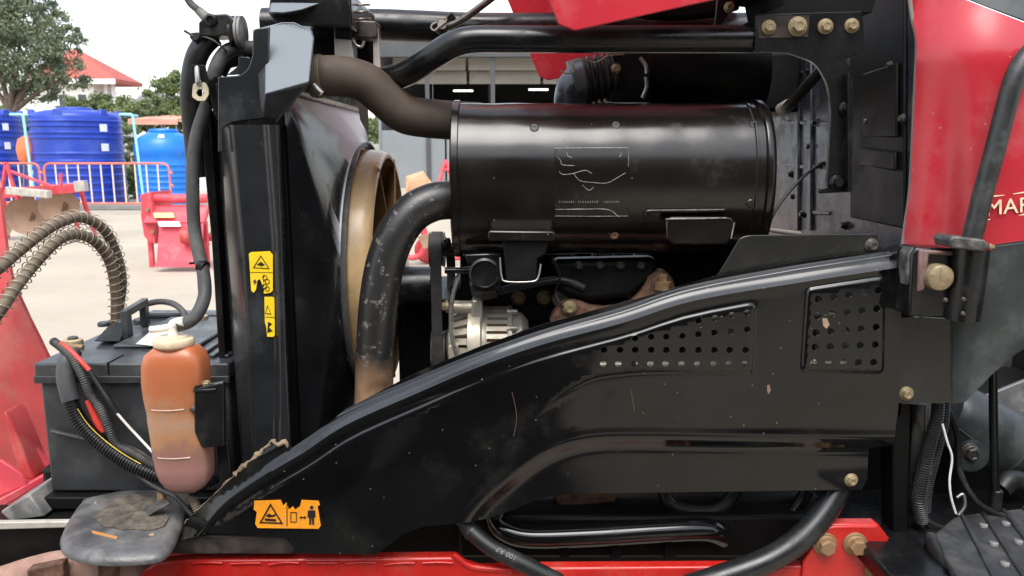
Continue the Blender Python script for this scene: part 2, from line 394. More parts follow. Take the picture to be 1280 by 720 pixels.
B_ZINC = bolt_mesh('bolt_zinc', M_zinc); B_DARK = bolt_mesh('bolt_dark', M_zincdark); B_RUST = bolt_mesh('bolt_rust', M_rustbolt, hexh=.8, dimple=False)
B_BLK = bolt_mesh('bolt_black', M_black, hexh=.9, dimple=False)
def bolt(u, v, Y, r, parent, me=B_ZINC, rot=None, name='bolt'):
    return inst(name, me, P(u, v, Y), parent, rot if rot is not None else (0, random.uniform(0, 1), 0), r * px(Y, v))
def text_mesh(s, size, extr=.0003, shear=0., spacing=1.0):
    cu = bpy.data.curves.new('print', 'FONT'); cu.body = s; cu.size = size; cu.extrude = extr; cu.shear = shear; cu.space_character = spacing
    ob = bpy.data.objects.new('print', cu); col.objects.link(ob)
    dg = bpy.context.evaluated_depsgraph_get(); me = bpy.data.meshes.new_from_object(ob.evaluated_get(dg))
    bpy.data.objects.remove(ob); bpy.data.curves.remove(cu); return me

# ================================================================ SETTING
M_ground = mat('yard_concrete', (.39, .338, .265), .85, var=.14, vscale=.8, dust=(.28, .23, .17), damt=.40, dscale=1.6, bump=.3, bscale=30)
def grid_sheet(name, x0, x1, y0, y1, nx, ny, zf, m):
    V, Fc = [], []
    for j in range(ny + 1):
        for i in range(nx + 1):
            x, y = x0 + (x1 - x0) * i / nx, y0 + (y1 - y0) * j / ny; V.append((x, y, zf(x, y)))
    for j in range(ny):
        for i in range(nx):
            a = j * (nx + 1) + i; Fc.append((a, a + 1, a + nx + 2, a + nx + 1))
    return link(name, pymesh(name, V, Fc), m, None, center=False, smooth=60)
tag(grid_sheet('ground', -600, 600, -300, 900, 60, 60, lambda x, y: 0.0, M_ground), kind='structure')

# unseen dark ground patch, added to darken what the side panel reflects
rg = random.Random(11); oc = []
for k in range(48):
    a = 2 * math.pi * k / 48; w = 1 + .16 * math.sin(3 * a + 1) + .10 * math.sin(7 * a) + rg.uniform(-.05, .05); oc.append(Vector((-.75 + 1.15 * w * math.cos(a), .05 + 1.25 * w * math.sin(a), .004)))
st0 = link('added_dark_patch', pymesh('added_dark_patch', oc, [tuple(range(48))]), mat('dark_patch_concrete', (.040, .036, .031), .6, var=.5, vscale=3, dust=(.13, .115, .095), damt=.35, dscale=4), None, smooth=0); tag(st0, kind='structure')

# ---- water tanks
M_tankblue = mat('dark_blue_polyethylene', (.012, .045, .36), .38, var=.10, vscale=2, dust=(.10, .16, .40), damt=.3, dscale=1.6, rvar=.06)
M_tanklight = mat('bright_blue_polyethylene', (.005, .16, .60), .36, var=.08, vscale=2, dust=(.09, .26, .62), damt=.22, dscale=1.6, rvar=.06)
M_paper = mat('paper_label', (.72, .74, .76), .6, var=.1, vscale=8)
def tank_straight(cu, Y, rad, ztop, label):
    c = Vector(((cu - 640) / F * Y / CP * 1.0, Y, 0)); c.x = P(cu, 195, Y).x
    t = thing('water_tank', label, 'water tank', c, 'blue water tanks by the fence')
    pr = [(rad * .98, 0), (rad, .04)]
    z = .12
    for zz in np.arange(.16, ztop * .60, .17): pr += [(rad, zz - .04), (rad * 1.022, zz - .015), (rad * 1.022, zz + .015), (rad, zz + .04)]
    for zz in (ztop * .70, ztop * .75, ztop * .82, ztop * .87): pr += [(rad, zz - .035), (rad * 1.03, zz - .012), (rad * 1.03, zz + .012), (rad, zz + .035)]
    pr += [(rad, ztop * .91), (rad * .985, ztop * .935), (rad * .93, ztop * .955), (rad * .62, ztop * .985), (rad * .6, ztop * .985)]
    lathe('shell', pr, c, M_tankblue, t, seg=64)
    lathe('lid', [(rad * .40, ztop * .97), (rad * .40, ztop * 1.0), (rad * .37, ztop * 1.015), (rad * .05, ztop * 1.025)], c, M_tankblue, t, seg=40)
    for k in range(6):                                    # lifting humps on the shoulder
        a = 2 * math.pi * k / 6 + .62; d = Vector((math.cos(a), math.sin(a), 0)); s = Vector((-d.y, d.x, 0))
        b0 = c + d * rad * .86 + Vector((0, 0, ztop * .915)); w = .13
        prism('lifting_lug', [b0 - s * w, b0 + s * w, b0 + s * w * .55 + Vector((0, 0, .16)), b0 - s * w * .55 + Vector((0, 0, .16))], d * .13, M_tankblue, t, .02)
    for zz in (ztop * .80, ztop * .60):
        rows = []
        for z_ in (zz - .085, zz + .085):
            rows.append([c + Vector((math.sin(a) * (rad * 1.036), -math.cos(a) * (rad * 1.036), z_)) for a in np.linspace(.98, 1.16, 5)])
        loft('paper_label', rows, M_paper, t, solid=.002)
    return t
tank_straight(99, 18.9, .965, 2.20, 'big dark blue ribbed water tank with flat top behind the barrier')
tank_straight(-12, 20.2, .78, 2.28, 'dark blue ribbed water tank half seen beside the tree trunk')
c = Vector((P(207, 200, 18.6).x, 18.6, 0))
t = thing('water_tank', 'bright blue water tank with cone shoulder and round lid', 'water tank', c, 'blue water tanks by the fence')
pr = [(.60, 0), (.64, .05)]
for zz in np.arange(.14, 1.0, .13): pr += [(.64, zz - .03), (.655, zz), (.64, zz + .03)]
pr += [(.64, 1.12), (.66, 1.16), (.66, 1.30), (.63, 1.42), (.54, 1.55), (.38, 1.64), (.30, 1.67), (.29, 1.67)]
lathe('shell', pr, c, M_tanklight, t, seg=56)
lathe('lid', [(.31, 1.66), (.32, 1.70), (.30, 1.735), (.06, 1.75)], c, M_tanklight, t, seg=32)
rows = [[c + Vector((math.sin(a) * r_, -math.cos(a) * r_, z_)) for a in np.linspace(.18, .42, 4)] for r_, z_ in ((.57, 1.53), (.47, 1.605))]
loft('paper_label', rows, M_paper, t, solid=.002)

# ---- crowd barriers
M_barr = mat('orange_barrier_paint', (.62, .15, .10), .5, var=.15, vscale=3, dust=(.66, .34, .26), damt=.35, dscale=4)
M_bar = mat('cream_barrier_paint', (.74, .60, .46), .5, var=.12, vscale=3, dust=(.6, .4, .3), damt=.2, dscale=4)
def barrier(x0, x1, Y, n, label, z0=.22, z1=1.0):
    t = thing('crowd_barrier', label, 'barrier', ((x0 + x1) / 2, Y, 0), 'orange crowd barriers before the tanks')
    r = .14; pts = fillet([(x0, z0), (x0, z1), (x1, z1), (x1, z0)], r, 5)
    pth = [Vector((a, Y, b)) for a, b in pts] + [Vector((pts[0][0], Y, pts[0][1])), Vector((pts[1][0], Y, pts[1][1]))]
    link('frame', tube_mesh('frame', pth, .021, 10), M_barr, t, smooth=60)
    src = tube_mesh('bar', [Vector((0, 0, -(z1 - z0) / 2 + .01)), Vector((0, 0, (z1 - z0) / 2 - .01))], .0145, 8); src.materials.append(M_bar)
    for k in range(n): inst('bar', src, (x0 + (x1 - x0) * (k + 1) / (n + 1), Y, (z0 + z1) / 2), t)
    for x in (x0 + .18, x1 - .18):
        link('foot', tube_mesh('foot', [Vector((x, Y - .28, .012)), Vector((x, Y - .22, .05)), Vector((x, Y, .2)), Vector((x, Y + .22, .05)), Vector((x, Y + .28, .012))], .016, 8), M_barr, t)
    for z in (.55, .8): lathe('hook', [(.035, 0), (.04, .02), (.03, .05)], (x1 + .03, Y, z), M_barr, t, seg=12)
    return t
Yb = 15.6
barrier(P(56, 220, Yb).x, P(212, 220, Yb).x, Yb, 10, 'orange crowd barrier with cream bars before the big blue tank')
barrier(P(-60, 220, Yb).x, P(50, 220, Yb + .15).x, Yb + .15, 7, 'orange crowd barrier behind the disc plough')
M_pvc = mat('pale_blue_pvc', (.28, .60, .66), .4, var=.1, vscale=3)
def pvc(pts, label, r=.028):
    o = link('water_pipe', tube_mesh('water_pipe', [Vector(p) for p in pts], r, 10), M_pvc, None, smooth=50); tag(o, label, 'pipe'); return o
a = P(150, 143, 17.4); b = P(164, 143, 17.4); d = P(180, 250, 17.4)
pvc([a + Vector((0, .8, 0)), a, b, b + Vector((.03, 0, -.03)), Vector((d.x, 17.4, .06)), Vector((d.x, 17.4, 0.03)), Vector((d.x + .1, 17.2, .03))], 'pale blue pipe leaning down between the blue tanks')
a = P(13, 143, 17.6); b = P(27, 143, 17.6); d = P(44, 250, 17.6)
pvc([a + Vector((0, .8, 0)), a, b, b + Vector((.03, 0, -.03)), Vector((d.x, 17.6, .06)), Vector((d.x, 17.6, .03)), Vector((d.x + .1, 17.4, .03))], 'pale blue pipe leaning down beside the half seen tank')
a = G(112, 262); b = G(182, 260)
pvc([Vector((a.x, a.y, .03)), Vector((b.x, b.y, .03)), Vector((b.x + 2.5, b.y + .1, .03))], 'pale blue pipe lying on the ground before the tanks', .035)
M_kerb = mat('grey_kerb', (.20, .20, .20), .8, var=.2, vscale=2)
o = box('kerb', (P(100, 265, 16.9).x, 16.75, 0), (P(100, 265, 16.9).x + 9, 16.95, .12), M_kerb, None, .02); tag(o, kind='structure')

# ---- trees, hedges
def leaf_mat(name, dark, light, scale):
    m = bpy.data.materials.new(name); m.use_nodes = True; n, l = m.node_tree.nodes, m.node_tree.links; b = n['Principled BSDF']
    tc = n.new('ShaderNodeTexCoord'); nz = n.new('ShaderNodeTexNoise'); nz.inputs['Scale'].default_value = scale; nz.inputs['Detail'].default_value = 5
    l.new(tc.outputs['Object'], nz.inputs['Vector']); rp = n.new('ShaderNodeValToRGB'); l.new(nz.outputs['Fac'], rp.inputs[0])
    rp.color_ramp.elements[0].position = .36; rp.color_ramp.elements[0].color = (*dark, 1); rp.color_ramp.elements[1].position = .64; rp.color_ramp.elements[1].color = (*light, 1)
    l.new(rp.outputs[0], b.inputs['Base Color']); b.inputs['Roughness'].default_value = .6
    tr = n.new('ShaderNodeBsdfTranslucent'); l.new(rp.outputs[0], tr.inputs[0]); ms = n.new('ShaderNodeMixShader'); ms.inputs[0].default_value = .3
    l.new(b.outputs[0], ms.inputs[1]); l.new(tr.outputs[0], ms.inputs[2]); l.new(ms.outputs[0], n['Material Output'].inputs[0]); return m
L_dark = leaf_mat('tree_leaves', (.085, .115, .065), (.22, .255, .155), 1.2)
L_mid = leaf_mat('shrub_leaves', (.070, .100, .040), (.19, .24, .09), 2.)
L_light = leaf_mat('pale_leaves', (.09, .13, .04), (.24, .29, .12), 2.)
M_bark = mat('bark', (.10, .075, .055), .9, var=.4, vscale=8, bump=.5, bscale=30)
def leaves(name, blobs, n, size, m, parent, seed):
    rg = random.Random(seed); V, Fc = [], []; tot = sum(b[3] ** 2 for b in blobs)
    for (cx, cy, cz, r) in blobs:
        k = int(n * r * r / tot); nsub = max(5, int(k / 70))
        subs = []
        for _ in range(nsub):
            d = Vector((rg.gauss(0, 1), rg.gauss(0, 1), rg.gauss(0, 1))).normalized() * r * rg.uniform(.45, 1.0); subs.append((Vector((cx, cy, cz)) + d, r * rg.uniform(.16, .34)))
        for i in range(k):
            s, sr = subs[rg.randrange(nsub)]
            p = s + Vector((rg.gauss(0, 1), rg.gauss(0, 1), rg.gauss(0, .8))) * sr * .6
            a = Vector((rg.gauss(0, 1), rg.gauss(0, 1), rg.gauss(0, 1))).normalized(); b = a.orthogonal().normalized(); q = size * rg.uniform(.6, 1.4)
            j = len(V); V += [p - a * q, p + b * q * .42 , p + a * q, p - b * q * .42]; Fc.append((j, j + 1, j + 2, j + 3))
    me = bpy.data.meshes.new(name); me.from_pydata([tuple(v) for v in V], [], Fc)
    return link(name, me, m, parent, smooth=0)
def tree(name, base, trunk_top, blobs, n, size, m, label, seed, tr=.2, cat='tree', group=None):
    t = thing(name, label, cat, base, group); base = Vector(base); top = base + Vector(trunk_top)
    link('trunk', tube_mesh('trunk', catmull([base - Vector((0, 0, .05)), base.lerp(top, .4) + Vector((.06, 0, 0)), base.lerp(top, .75) - Vector((.05, 0, 0)), top], 5), [tr * (1.15 - .7 * i / 15) for i in range(16)], 10), M_bark, t)
    ws = [(base.x + b[0], base.y + b[1], base.z + b[2], b[3]) for b in blobs]
    for b in ws[:9]:
        e = Vector(b[:3]); s = base.lerp(top, .8); mid = s.lerp(e, .5) + Vector((0, 0, .1))
        link('limb', tube_mesh('limb', catmull([s, mid, e], 4), [tr * .5 * (1 - .8 * i / 8) for i in range(9)], 7), M_bark, t)
    leaves('crown', ws, n, size, m, t, seed); return t
Yt = 27.
def rel(u, v, Y, base, r, dy=0):                 # blob centre from its pixel, relative to the tree's foot
    p = P(u, v, Y + dy); return (p.x - base[0], dy, p.z, r)
bt = (P(10, 150, Yt).x, Yt, 0)
tree('broadleaf_tree', bt, (.15, 0, 3.1), [rel(30, 22, Yt, bt, .95), rel(58, 40, Yt, bt, .9, .5), rel(88, 44, Yt, bt, .5), rel(18, 62, Yt, bt, 1.0, -.5), rel(62, 78, Yt, bt, .95), rel(-15, 40, Yt, bt, 1.1),
     rel(90, 92, Yt, bt, .55, -.3), rel(38, 100, Yt, bt, .8), rel(-25, 85, Yt, bt, 1.0), rel(70, 10, Yt, bt, .5), rel(40, -12, Yt, bt, .8), rel(5, -5, Yt, bt, .9), rel(78, 66, Yt, bt, .6), rel(55, 112, Yt, bt, .5), rel(105, 103, Yt, bt, .28)],
     22000, .060, L_dark, 'tall grey green broadleaf tree beside the red roofed house', 3, .22)
for i, (u, v, Y, blobs, n, sz, m, lab) in enumerate([
    (133, 125, 26, [(105, 143, .7), (128, 139, .6), (150, 143, .6), (172, 142, .5)], 5000, .075, L_mid, 'bushy green shrub showing above the big blue tank'),
    (215, 115, 34, [(205, 122, .7), (218, 108, .6), (224, 100, .5), (235, 115, .6)], 3500, .09, L_light, 'pale green shrub beside the white warehouse wall'),
    (164, 210, 20.8, [(160, 172, .34), (166, 195, .34), (163, 220, .34), (168, 240, .3), (158, 238, .3)], 3500, .055, L_light, 'yellow green shrub standing between the blue tanks'),
    (195, 140, 29, [(188, 145, .6), (205, 143, .6), (222, 145, .6)], 3000, .08, L_mid, 'green shrub behind the orange awning')]):
    b0 = (P(u, v, Y).x, Y, 0); zt = min(P(0, bl[1], Y).z for bl in blobs)
    tree('shrub', b0, (0, 0, max(.2, zt * .8)), [rel(bl[0], bl[1], Y, b0, bl[2], (-.2, .2)[j % 2]) for j, bl in enumerate(blobs)], n, sz, m, lab, 20 + i, .05, 'shrub', 'shrubs behind the tanks')
# flowering shrub dots and the far green belt
rg = random.Random(5); V = []
bl = [(P(u, 130, 60).x, 60 + rg.uniform(-4, 4), rg.uniform(1.2, 3.0), rg.uniform(1.5, 2.6)) for u in range(-700, 2000, 14)]
o = leaves('far_greenery', bl, 60000, .22, L_mid, None, 9); tag(o, 'far belt of green trees beyond the yard', 'trees', kind='stuff')

# ---- house with the red roof
M_wall = mat('white_house_wall', (.74, .73, .70), .8, var=.06, vscale=.5)
M_roof = mat('red_roof_tiles', (.40, .085, .065), .7, var=.15, vscale=3, dust=(.34, .12, .09), damt=.3, dscale=1)
M_glass = mat('dark_window', (.05, .055, .06), .12, var=.1)
Yh = 55.; xl, xr = P(40, 100, Yh).x, P(140, 100, Yh).x
hz = thing('house', 'white two storey house with red hip roof behind the tree', 'house', ((xl + xr) / 2, Yh + 3, 0))
ze = Zat(99, Yh); zr = Zat(62, Yh + 1.5)
box('wall', (xl, Yh, 0), (xr - 1.3, Yh + 3, ze), M_wall, hz, .02)
box('balcony', (xr - 1.3, Yh + .4, 0), (xr, Yh + 2.8, ze * .62), M_wall, hz, .02)
for x in (xr - .25, xr - .75): box('pillar', (x - .1, Yh + .5, ze * .62), (x + .1, Yh + .7, ze), M_wall, hz, .01)
for x, z in ((xr - 2.1, ze * .66), (xr - 3.4, ze * .66), (xr - 2.1, ze * .25), (xr - 3.4, ze * .25)):
    w = box('window', (x - .35, Yh - .04, z), (x + .35, Yh + .02, z + 1.1), M_wall, hz, .01); box('pane', (x - .28, Yh - .06, z + .07), (x + .28, Yh - .045, z + 1.03), M_glass, w, 0)
e0, e1, f0, f1 = xl - .5, xr + .45, Yh - .5, Yh + 3.5
rA, rB = Vector((xl + 2, Yh + 1.5, zr)), Vector((P(98, 62, Yh + 1.5).x, Yh + 1.5, zr))
V = [Vector((e0, f0, ze)), Vector((e1, f0, ze)), Vector((e1, f1, ze)), Vector((e0, f1, ze)), rA, rB]
V += [v + Vector((0, 0, -.25)) for v in V[:4]]
link('roof', pymesh('roof', V, [(0, 1, 5, 4), (1, 2, 5), (2, 3, 4, 5), (3, 0, 4), (0, 6, 7, 1), (1, 7, 8, 2), (2, 8, 9, 3), (3, 9, 6, 0), (6, 9, 8, 7)]), M_roof, hz, smooth=0)
box('fascia', (e0 - .03, f0 - .06, ze - .36), (e1 + .03, f0 - .01, ze - .02), M_wall, hz, .01)
xa, xb = P(162, 120, 48).x, P(212, 120, 48).x; zg = Zat(113, 48); M_slate = mat('grey_roof', (.22, .21, .21), .8, var=.2, vscale=1)
gh = thing('low_house', 'low house with grey gable roof far behind the shrubs', 'house', ((xa + xb) / 2, 50, 0))
box('wall', (xa + .2, 48, 0), (xb - .2, 54, zg - .9), M_wall, gh, .02)
prism('roof', [(xa, 47.6, zg - .95), (xb, 47.6, zg - .95), ((xa + xb) / 2, 47.6, zg)], (0, 6.8, 0), M_slate, gh, 0)

# ---- orange awnings behind the tanks
M_awn = mat('orange_awning', (.52, .24, .17), .7, var=.3, vscale=2.5, dust=(.60, .48, .40), damt=.45, dscale=.8)
def awning(u0, u1, v0, Y, label, dep=2.4, v1=None):
    x0, x1, z = P(u0, v0, Y).x, P(u1, v0, Y).x, Zat(v0, Y)
    t = thing('awning', label, 'awning', ((x0 + x1) / 2, Y + 1, 0), 'orange awnings behind the tanks'); rows = []
    for k in range(5):
        s = k / 4; rows.append([Vector((x0 + (x1 - x0) * i / 12, Y + dep * s, z + .16 * math.sin(math.pi * .5 * s) - .05 * math.sin(i * 1.57) ** 2)) for i in range(13)])
    loft('canvas', rows, M_awn, t, solid=.01)
    box('valance', (x0, Y - .02, z - .16), (x1, Y, z), M_awn, t, .004)
    for x in (x0 + .1, (x0 + x1) / 2, x1 - .1):
        for y in (Y + .1, Y + dep - .1): link('post', tube_mesh('post', [Vector((x, y, 0)), Vector((x, y, z + (.0 if y < Y + 1 else .12)))], .03, 8), M_kerb, t)
awning(160, 222, 149, 24., 'orange canvas awning on posts behind the bright blue tank')
awning(196, 260, 146, 27.5, 'faded orange awning behind the canvas one')
cx = P(33, 180, 18.4).x
t = thing('orange_bin', 'orange sack on a stand beside the dark blue tank', 'sack', (cx, 18.4, 0))
lathe('sack', [(.12, .95), (.20, 1.05), (.22, 1.3), (.17, 1.5), (.05, 1.58)], (cx, 18.4, 0), mat('sack_orange', (.72, .18, .07), .6, var=.2, vscale=5), t, seg=18)
for k in range(3):
    a = k * 2.09; link('leg', tube_mesh('leg', [Vector((cx + .1 * math.cos(a), 18.4 + .1 * math.sin(a), .97)), Vector((cx + .2 * math.cos(a), 18.4 + .2 * math.sin(a), 0))], .015, 6), M_kerb, t)

# ---- white corrugated building
M_corr = mat('white_corrugated', (.70, .77, .78), .55, var=.05, vscale=.4)
Yw = 25.; x0, x1 = P(226, 60, Yw).x, P(345, 60, Yw).x
wb = thing('white_building', 'pale corrugated warehouse wall standing behind the radiator hoses', 'building', ((x0 + x1) / 2, Yw + 2, 0))
rows = []
xs = np.arange(x0, x1, .045)
for z in (0, 7.2): rows.append([Vector((x, Yw + .022 * math.sin((x - x0) * 2 * math.pi / .36), z)) for x in xs])
loft('corrugated_sheet', rows, M_corr, wb, solid=.01, smooth=60)
box('wall', (x0 + .03, Yw + .08, 0), (x1 - .03, Yw + 5, 7.1), M_corr, wb, .01)
box('roof_trim', (x0 - .08, Yw - .12, 6.02), (x1 + .08, Yw - .035, 6.14), mat('trim_grey', (.5, .52, .52), .5), wb, .005)

# ---- open shed behind the tractor
M_shedwall = mat('grey_shutter', (.19, .205, .215), .6, var=.08, vscale=.5)
M_shedroof = mat('shed_roof_sheet', (.36, .34, .31), .7, var=.15, vscale=.6)
M_sheddark = mat('shed_steel', (.055, .057, .062), .6, var=.2, vscale=1)
M_lamp = bpy.data.materials.new('tube_light'); M_lamp.use_nodes = True
_b = M_lamp.node_tree.nodes['Principled BSDF']; _b.inputs['Emission Color'].default_value = (1, .97, .92, 1); _b.inputs['Emission Strength'].default_value = 1.6
Ys = 27.; xs0 = P(476, 150, Ys).x; xs1 = P(1230, 150, Ys).x
sh = thing('open_shed', 'large open sided grey shed with lit strip lights behind the muffler', 'shed', ((xs0 + xs1) / 2, Ys + 8, 0))
zt = Zat(163, Ys); ze = Zat(55, Ys)
xq = xs0
while xq < xs1 - .2:                               # grey shutter panels, one by one
    w = min(2.15, xs1 - xq); box('shutter_panel', (xq + .015, Ys, 0), (xq + w - .015, Ys + .05, zt), M_shedwall, sh, .01); xq += 2.18
for x in np.arange(P(535, 150, Ys).x, xs1, 2.18): box('column', (x - .07, Ys - .08, 0), (x + .07, Ys - .003, ze), M_sheddark, sh, .008)
for u in (614, 760): x = P(u, 100, Ys + 7).x; box('column', (x - .13, Ys + 7, 0), (x + .13, Ys + 7.25, ze + .4), M_shedwall, sh, .008)
box('fascia', (xs0 - .2, Ys - .2, Zat(72, Ys)), (xs1 + .2, Ys + .05, ze + .28), M_sheddark, sh, .01)
box('roof', (xs0 - .3, Ys - .28, ze + .30), (xs1 + .3, Ys + 19, ze + .42), M_shedroof, sh, .01)
box('back_wall', (xs0, Ys + 18, 0), (xs1, Ys + 18.2, ze + .25), M_sheddark, sh, .01)
box('side_wall', (xs0 - .1, Ys + .1, 0), (xs0 - .003, Ys + 18, ze + .25), M_shedwall, sh, .01)
box('side_wall', (xs1 + .003, Ys + .1, 0), (xs1 + .1, Ys + 18, ze + .25), M_shedwall, sh, .01)
for i, (va, vb, Y) in enumerate(((72, 88, 1.0), (89, 105, 1.6))):       # pale sheets hung under the roof
    for j in range(5):
        xa = xs0 + .3 + j * 2.6; box('hung_sheet', (xa, Ys + Y, Zat(vb, Ys + Y)), (xa + 2.5, Ys + Y + .03, Zat(va, Ys + Y)), M_shedroof, sh, .004)
for u, v, Y in ((579, 113.5, 8), (673, 112, 8), (870, 112, 8)):
    p = P(u, v, Ys + Y); o = box('strip_light', (p.x - .42, p.y - .05, p.z - .03), (p.x + .42, p.y + .05, p.z + .03), M_lamp, sh, .01)
    for s in (-.3, .3): link('hanger', tube_mesh('hanger', [Vector((p.x + s, p.y, p.z + .04)), Vector((p.x + s, p.y, ze + .3))], .008, 6), M_sheddark, o)

# ---- the workshop that stands behind the viewer (seen only as a reflection in the black paint)
M_ws = mat('workshop_wall', (.16, .14, .12), .8, var=.2, vscale=.6)
wk = thing('workshop', 'dark workshop front with wide doorway facing the tractor', 'building', (0, -9, 0))
box('wall', (-14, -9.3, 0), (-4, -9, 5.2), M_ws, wk, .02); box('wall', (4, -9.3, 0), (14, -9, 5.2), M_ws, wk, .02); box('lintel', (-4, -9.3, 3.6), (4, -9, 5.2), M_ws, wk, .02)
box('back_wall', (-14, -17, 0), (14, -16.8, 5.2), M_ws, wk, .02); box('roof', (-14.5, -17.2, 5.21), (14.5, -7.4, 5.4), M_sheddark, wk, .02)
box('side_wall', (-14.2, -16.8, 0), (-14.01, -9, 5.2), M_ws, wk, .02); box('side_wall', (14.01, -16.8, 0), (14.2, -9, 5.2), M_ws, wk, .02)

# unseen stacked tyres, added so the glossy panel mirrors something dark
M_addtyre = mat('added_tyre_rubber', (.016, .016, .016), .75, dust=(.06, .055, .05), damt=.3, dscale=6)
tp = lathe_mesh('added_tyre', [(.24, -.07), (.27, -.10), (.36, -.105), (.405, -.085), (.42, -.05), (.42, .05), (.405, .085), (.36, .105), (.27, .10), (.24, .07), (.26, .04), (.26, -.04), (.24, -.07)], 40, 'Z')
tp = pymesh('added_tyre', [tuple(v.co) for v in tp.vertices], [tuple(p.vertices) for p in tp.polygons if len(p.vertices) == 4]); tp.materials.append(M_addtyre); tp.polygons.foreach_set('use_smooth', [True] * len(tp.polygons))
for x, y, n_, lab in ((-.07, -.68, 5, 'of the worn black tyres added unseen to darken the side panel reflection'), (-.98, -.62, 5, 'of the worn black tyres added unseen to darken reflections at the left')):
    for k in range(n_):
        o = bpy.data.objects.new('added_tyre', tp); col.objects.link(o); o.location = (x + .02 * math.sin(k * 2.3), y + .02 * math.cos(k * 1.7), .105 + .2105 * k); tag(o, ('lowest ', 'second lowest ', 'middle ', 'second highest ', 'topmost ')[k] + lab, 'added_tyre', 'unseen tyres added for dark reflections')

# ---- implements in the yard
M_disc = mat('brown_plough_disc', (.30, .19, .13), .6, .15, var=.2, vscale=4, dust=(.36, .26, .19), damt=.4, dscale=4)
Yd = 10.9
dp = thing('disc_plough', 'red disc plough with brown steel discs beyond the battery', 'plough', (P(35, 290, Yd).x, Yd, 0))
def bar(name, a, b, w, h, m, parent, label=None, bevel=.006):
    a, b = Vector(a), Vector(b); d = (b - a).normalized(); s = d.cross(Vector((0, 0, 1)));
    s = s.normalized() if s.length > 1e-3 else Vector((1, 0, 0)); t = s.cross(d).normalized()
    return prism(name, [a - s * w / 2 - t * h / 2, a + s * w / 2 - t * h / 2, a + s * w / 2 + t * h / 2, a - s * w / 2 + t * h / 2], b - a, m, parent, bevel, label)
bar('main_beam', P(-40, 245, Yd), P(106, 234, Yd + .2), .14, .13, M_pink, dp)
bar('cross_beam', P(10, 238, Yd - .25), P(62, 243, Yd - .35), .10, .10, M_pale, dp)
bar('beam_end', P(95, 233, Yd + .1), P(108, 232, Yd + .12), .15, .145, M_pale, dp)
for (u, v, r, rz) in ((33, 270, .27, .30), (74, 258, .26, .42), (-12, 278, .28, .2)):
    c = P(u, v, Yd + .15); prof = [(.02, .075)] + [(r * k / 8, .075 * (1 - (k / 8) ** 2)) for k in range(1, 9)] + [(r * 1.0, -.006), (r * .5, .05)]
    me = lathe_mesh('disc', prof, 40, 'Y'); me.transform(Matrix.Translation(c) @ Matrix.Rotation(rz, 4, 'Z') @ Matrix.Rotation(R(8), 4, 'X')); dk = link('disc', me, M_disc, dp, smooth=50)
    bar('standard', c + Vector((.02, .10, .02)), Vector((c.x + .05, c.y + .12, Zat(240, Yd))), .07, .05, M_pink, dp)
    me = lathe_mesh('hub', [(.075, -.02), (.075, .05), (.04, .08)], 16, 'Y'); me.transform(Matrix.Translation(c + Vector((0, .08, 0)))); link('hub', me, M_rust, dk)
for a, b in (((8, 203), (-2, 262)), ((8, 203), (22, 250)), ((13, 214), (68, 234)), ((-2, 214), (-14, 250))): bar('mast_bar', P(*a, Yd), P(*b, Yd), .05, .035, M_pink, dp)
link('hitch_pin', tube_mesh('hitch_pin', [P(76, 235, Yd), P(76, 217, Yd)], .022, 10), M_pink, dp)
c = P(2, 235, Yd + .5); bar('support_leg', (c.x, c.y, c.z), (c.x, c.y, 0.0), .06, .06, M_pink, dp); c = P(100, 235, Yd + .4); bar('support_leg', (c.x, c.y, c.z), (c.x + .05, c.y + .2, 0.0), .05, .05, M_pink, dp)
c = P(80, 258, Yd + .5); bar('support_leg', (c.x, c.y + .3, c.z), (c.x, c.y + .3, 0.0), .05, .05, M_pink, dp)

Yr = 8.5
rt = thing('rotary_tiller', 'pinkish red rotary tiller with sloping rear hood on the concrete', 'tiller', (P(230, 330, Yr).x, Yr, 0))
ul = 176
def side_pl(u, Y):
    return [P(u, 243, Y), P(u + 10, 240, Y), P(u + 13, 262, Y), P(u + 17, 285, Y), P(u + 17, 305, Y), P(u + 9, 303, Y), P(u + 3, 295, Y), P(u - 1, 270, Y)]
prism('side_plate', side_pl(177, Yr - .1), (.03, .45, 0), M_pink, rt, .004)
xR = P(262, 280, Yr).x; xL = P(188, 280, Yr).x
link('frame_tube', tube_mesh('frame_tube', [P(178, 248, Yr), Vector((xR, Yr, Zat(248, Yr)))], .048, 14), M_pink, rt)
prism('hood', [Vector((xL, Yr, Zat(256, Yr))), Vector((xL, Yr - .16, Zat(278, Yr - .16))), Vector((xL, Yr - .12, Zat(281, Yr - .12))), Vector((xL, Yr + .1, Zat(258, Yr)))], (xR - xL, 0, 0), M_pink, rt, .004)
xm = P(199, 300, Yr - .2).x
prism('tail_board', [Vector((xm, Yr - .165, Zat(279, Yr - .165))), Vector((xm, Yr - .30, Zat(326, Yr - .3))), Vector((xm, Yr - .38, Zat(334, Yr - .38))), Vector((xm, Yr - .30, Zat(330, Yr - .3))), Vector((xm, Yr - .15, Zat(282, Yr - .15)))], (xR - xm, 0, 0), M_pink, rt, .003)
def strip(u0, u1, v0, v1, Y, m, parent): prism('decal', [P(u0, v0, Y), P(u1, v0, Y), P(u1 + 2, v1, Y - .05), P(u0 + 2, v1, Y - .05)], (0, .004, 0), m, parent, 0)
strip(191, 216, 266, 272, Yr - .115, mat('faded_yellow_decal', (.75, .62, .22), .5), rt); strip(197, 224, 277, 283, Yr - .19, M_paper, rt)
for s in range(9):
    x = xL + .08 + s * .075; a = s * 1.1; c = Vector((x, Yr + .18, .30)); link('tine', tube_mesh('tine', [c, c + Vector((0, .12 * math.cos(a), .12 * math.sin(a))), c + Vector((.04, .20 * math.cos(a + .3), .20 * math.sin(a + .3)))], [.016, .013, .006], 6), M_disc, rt)
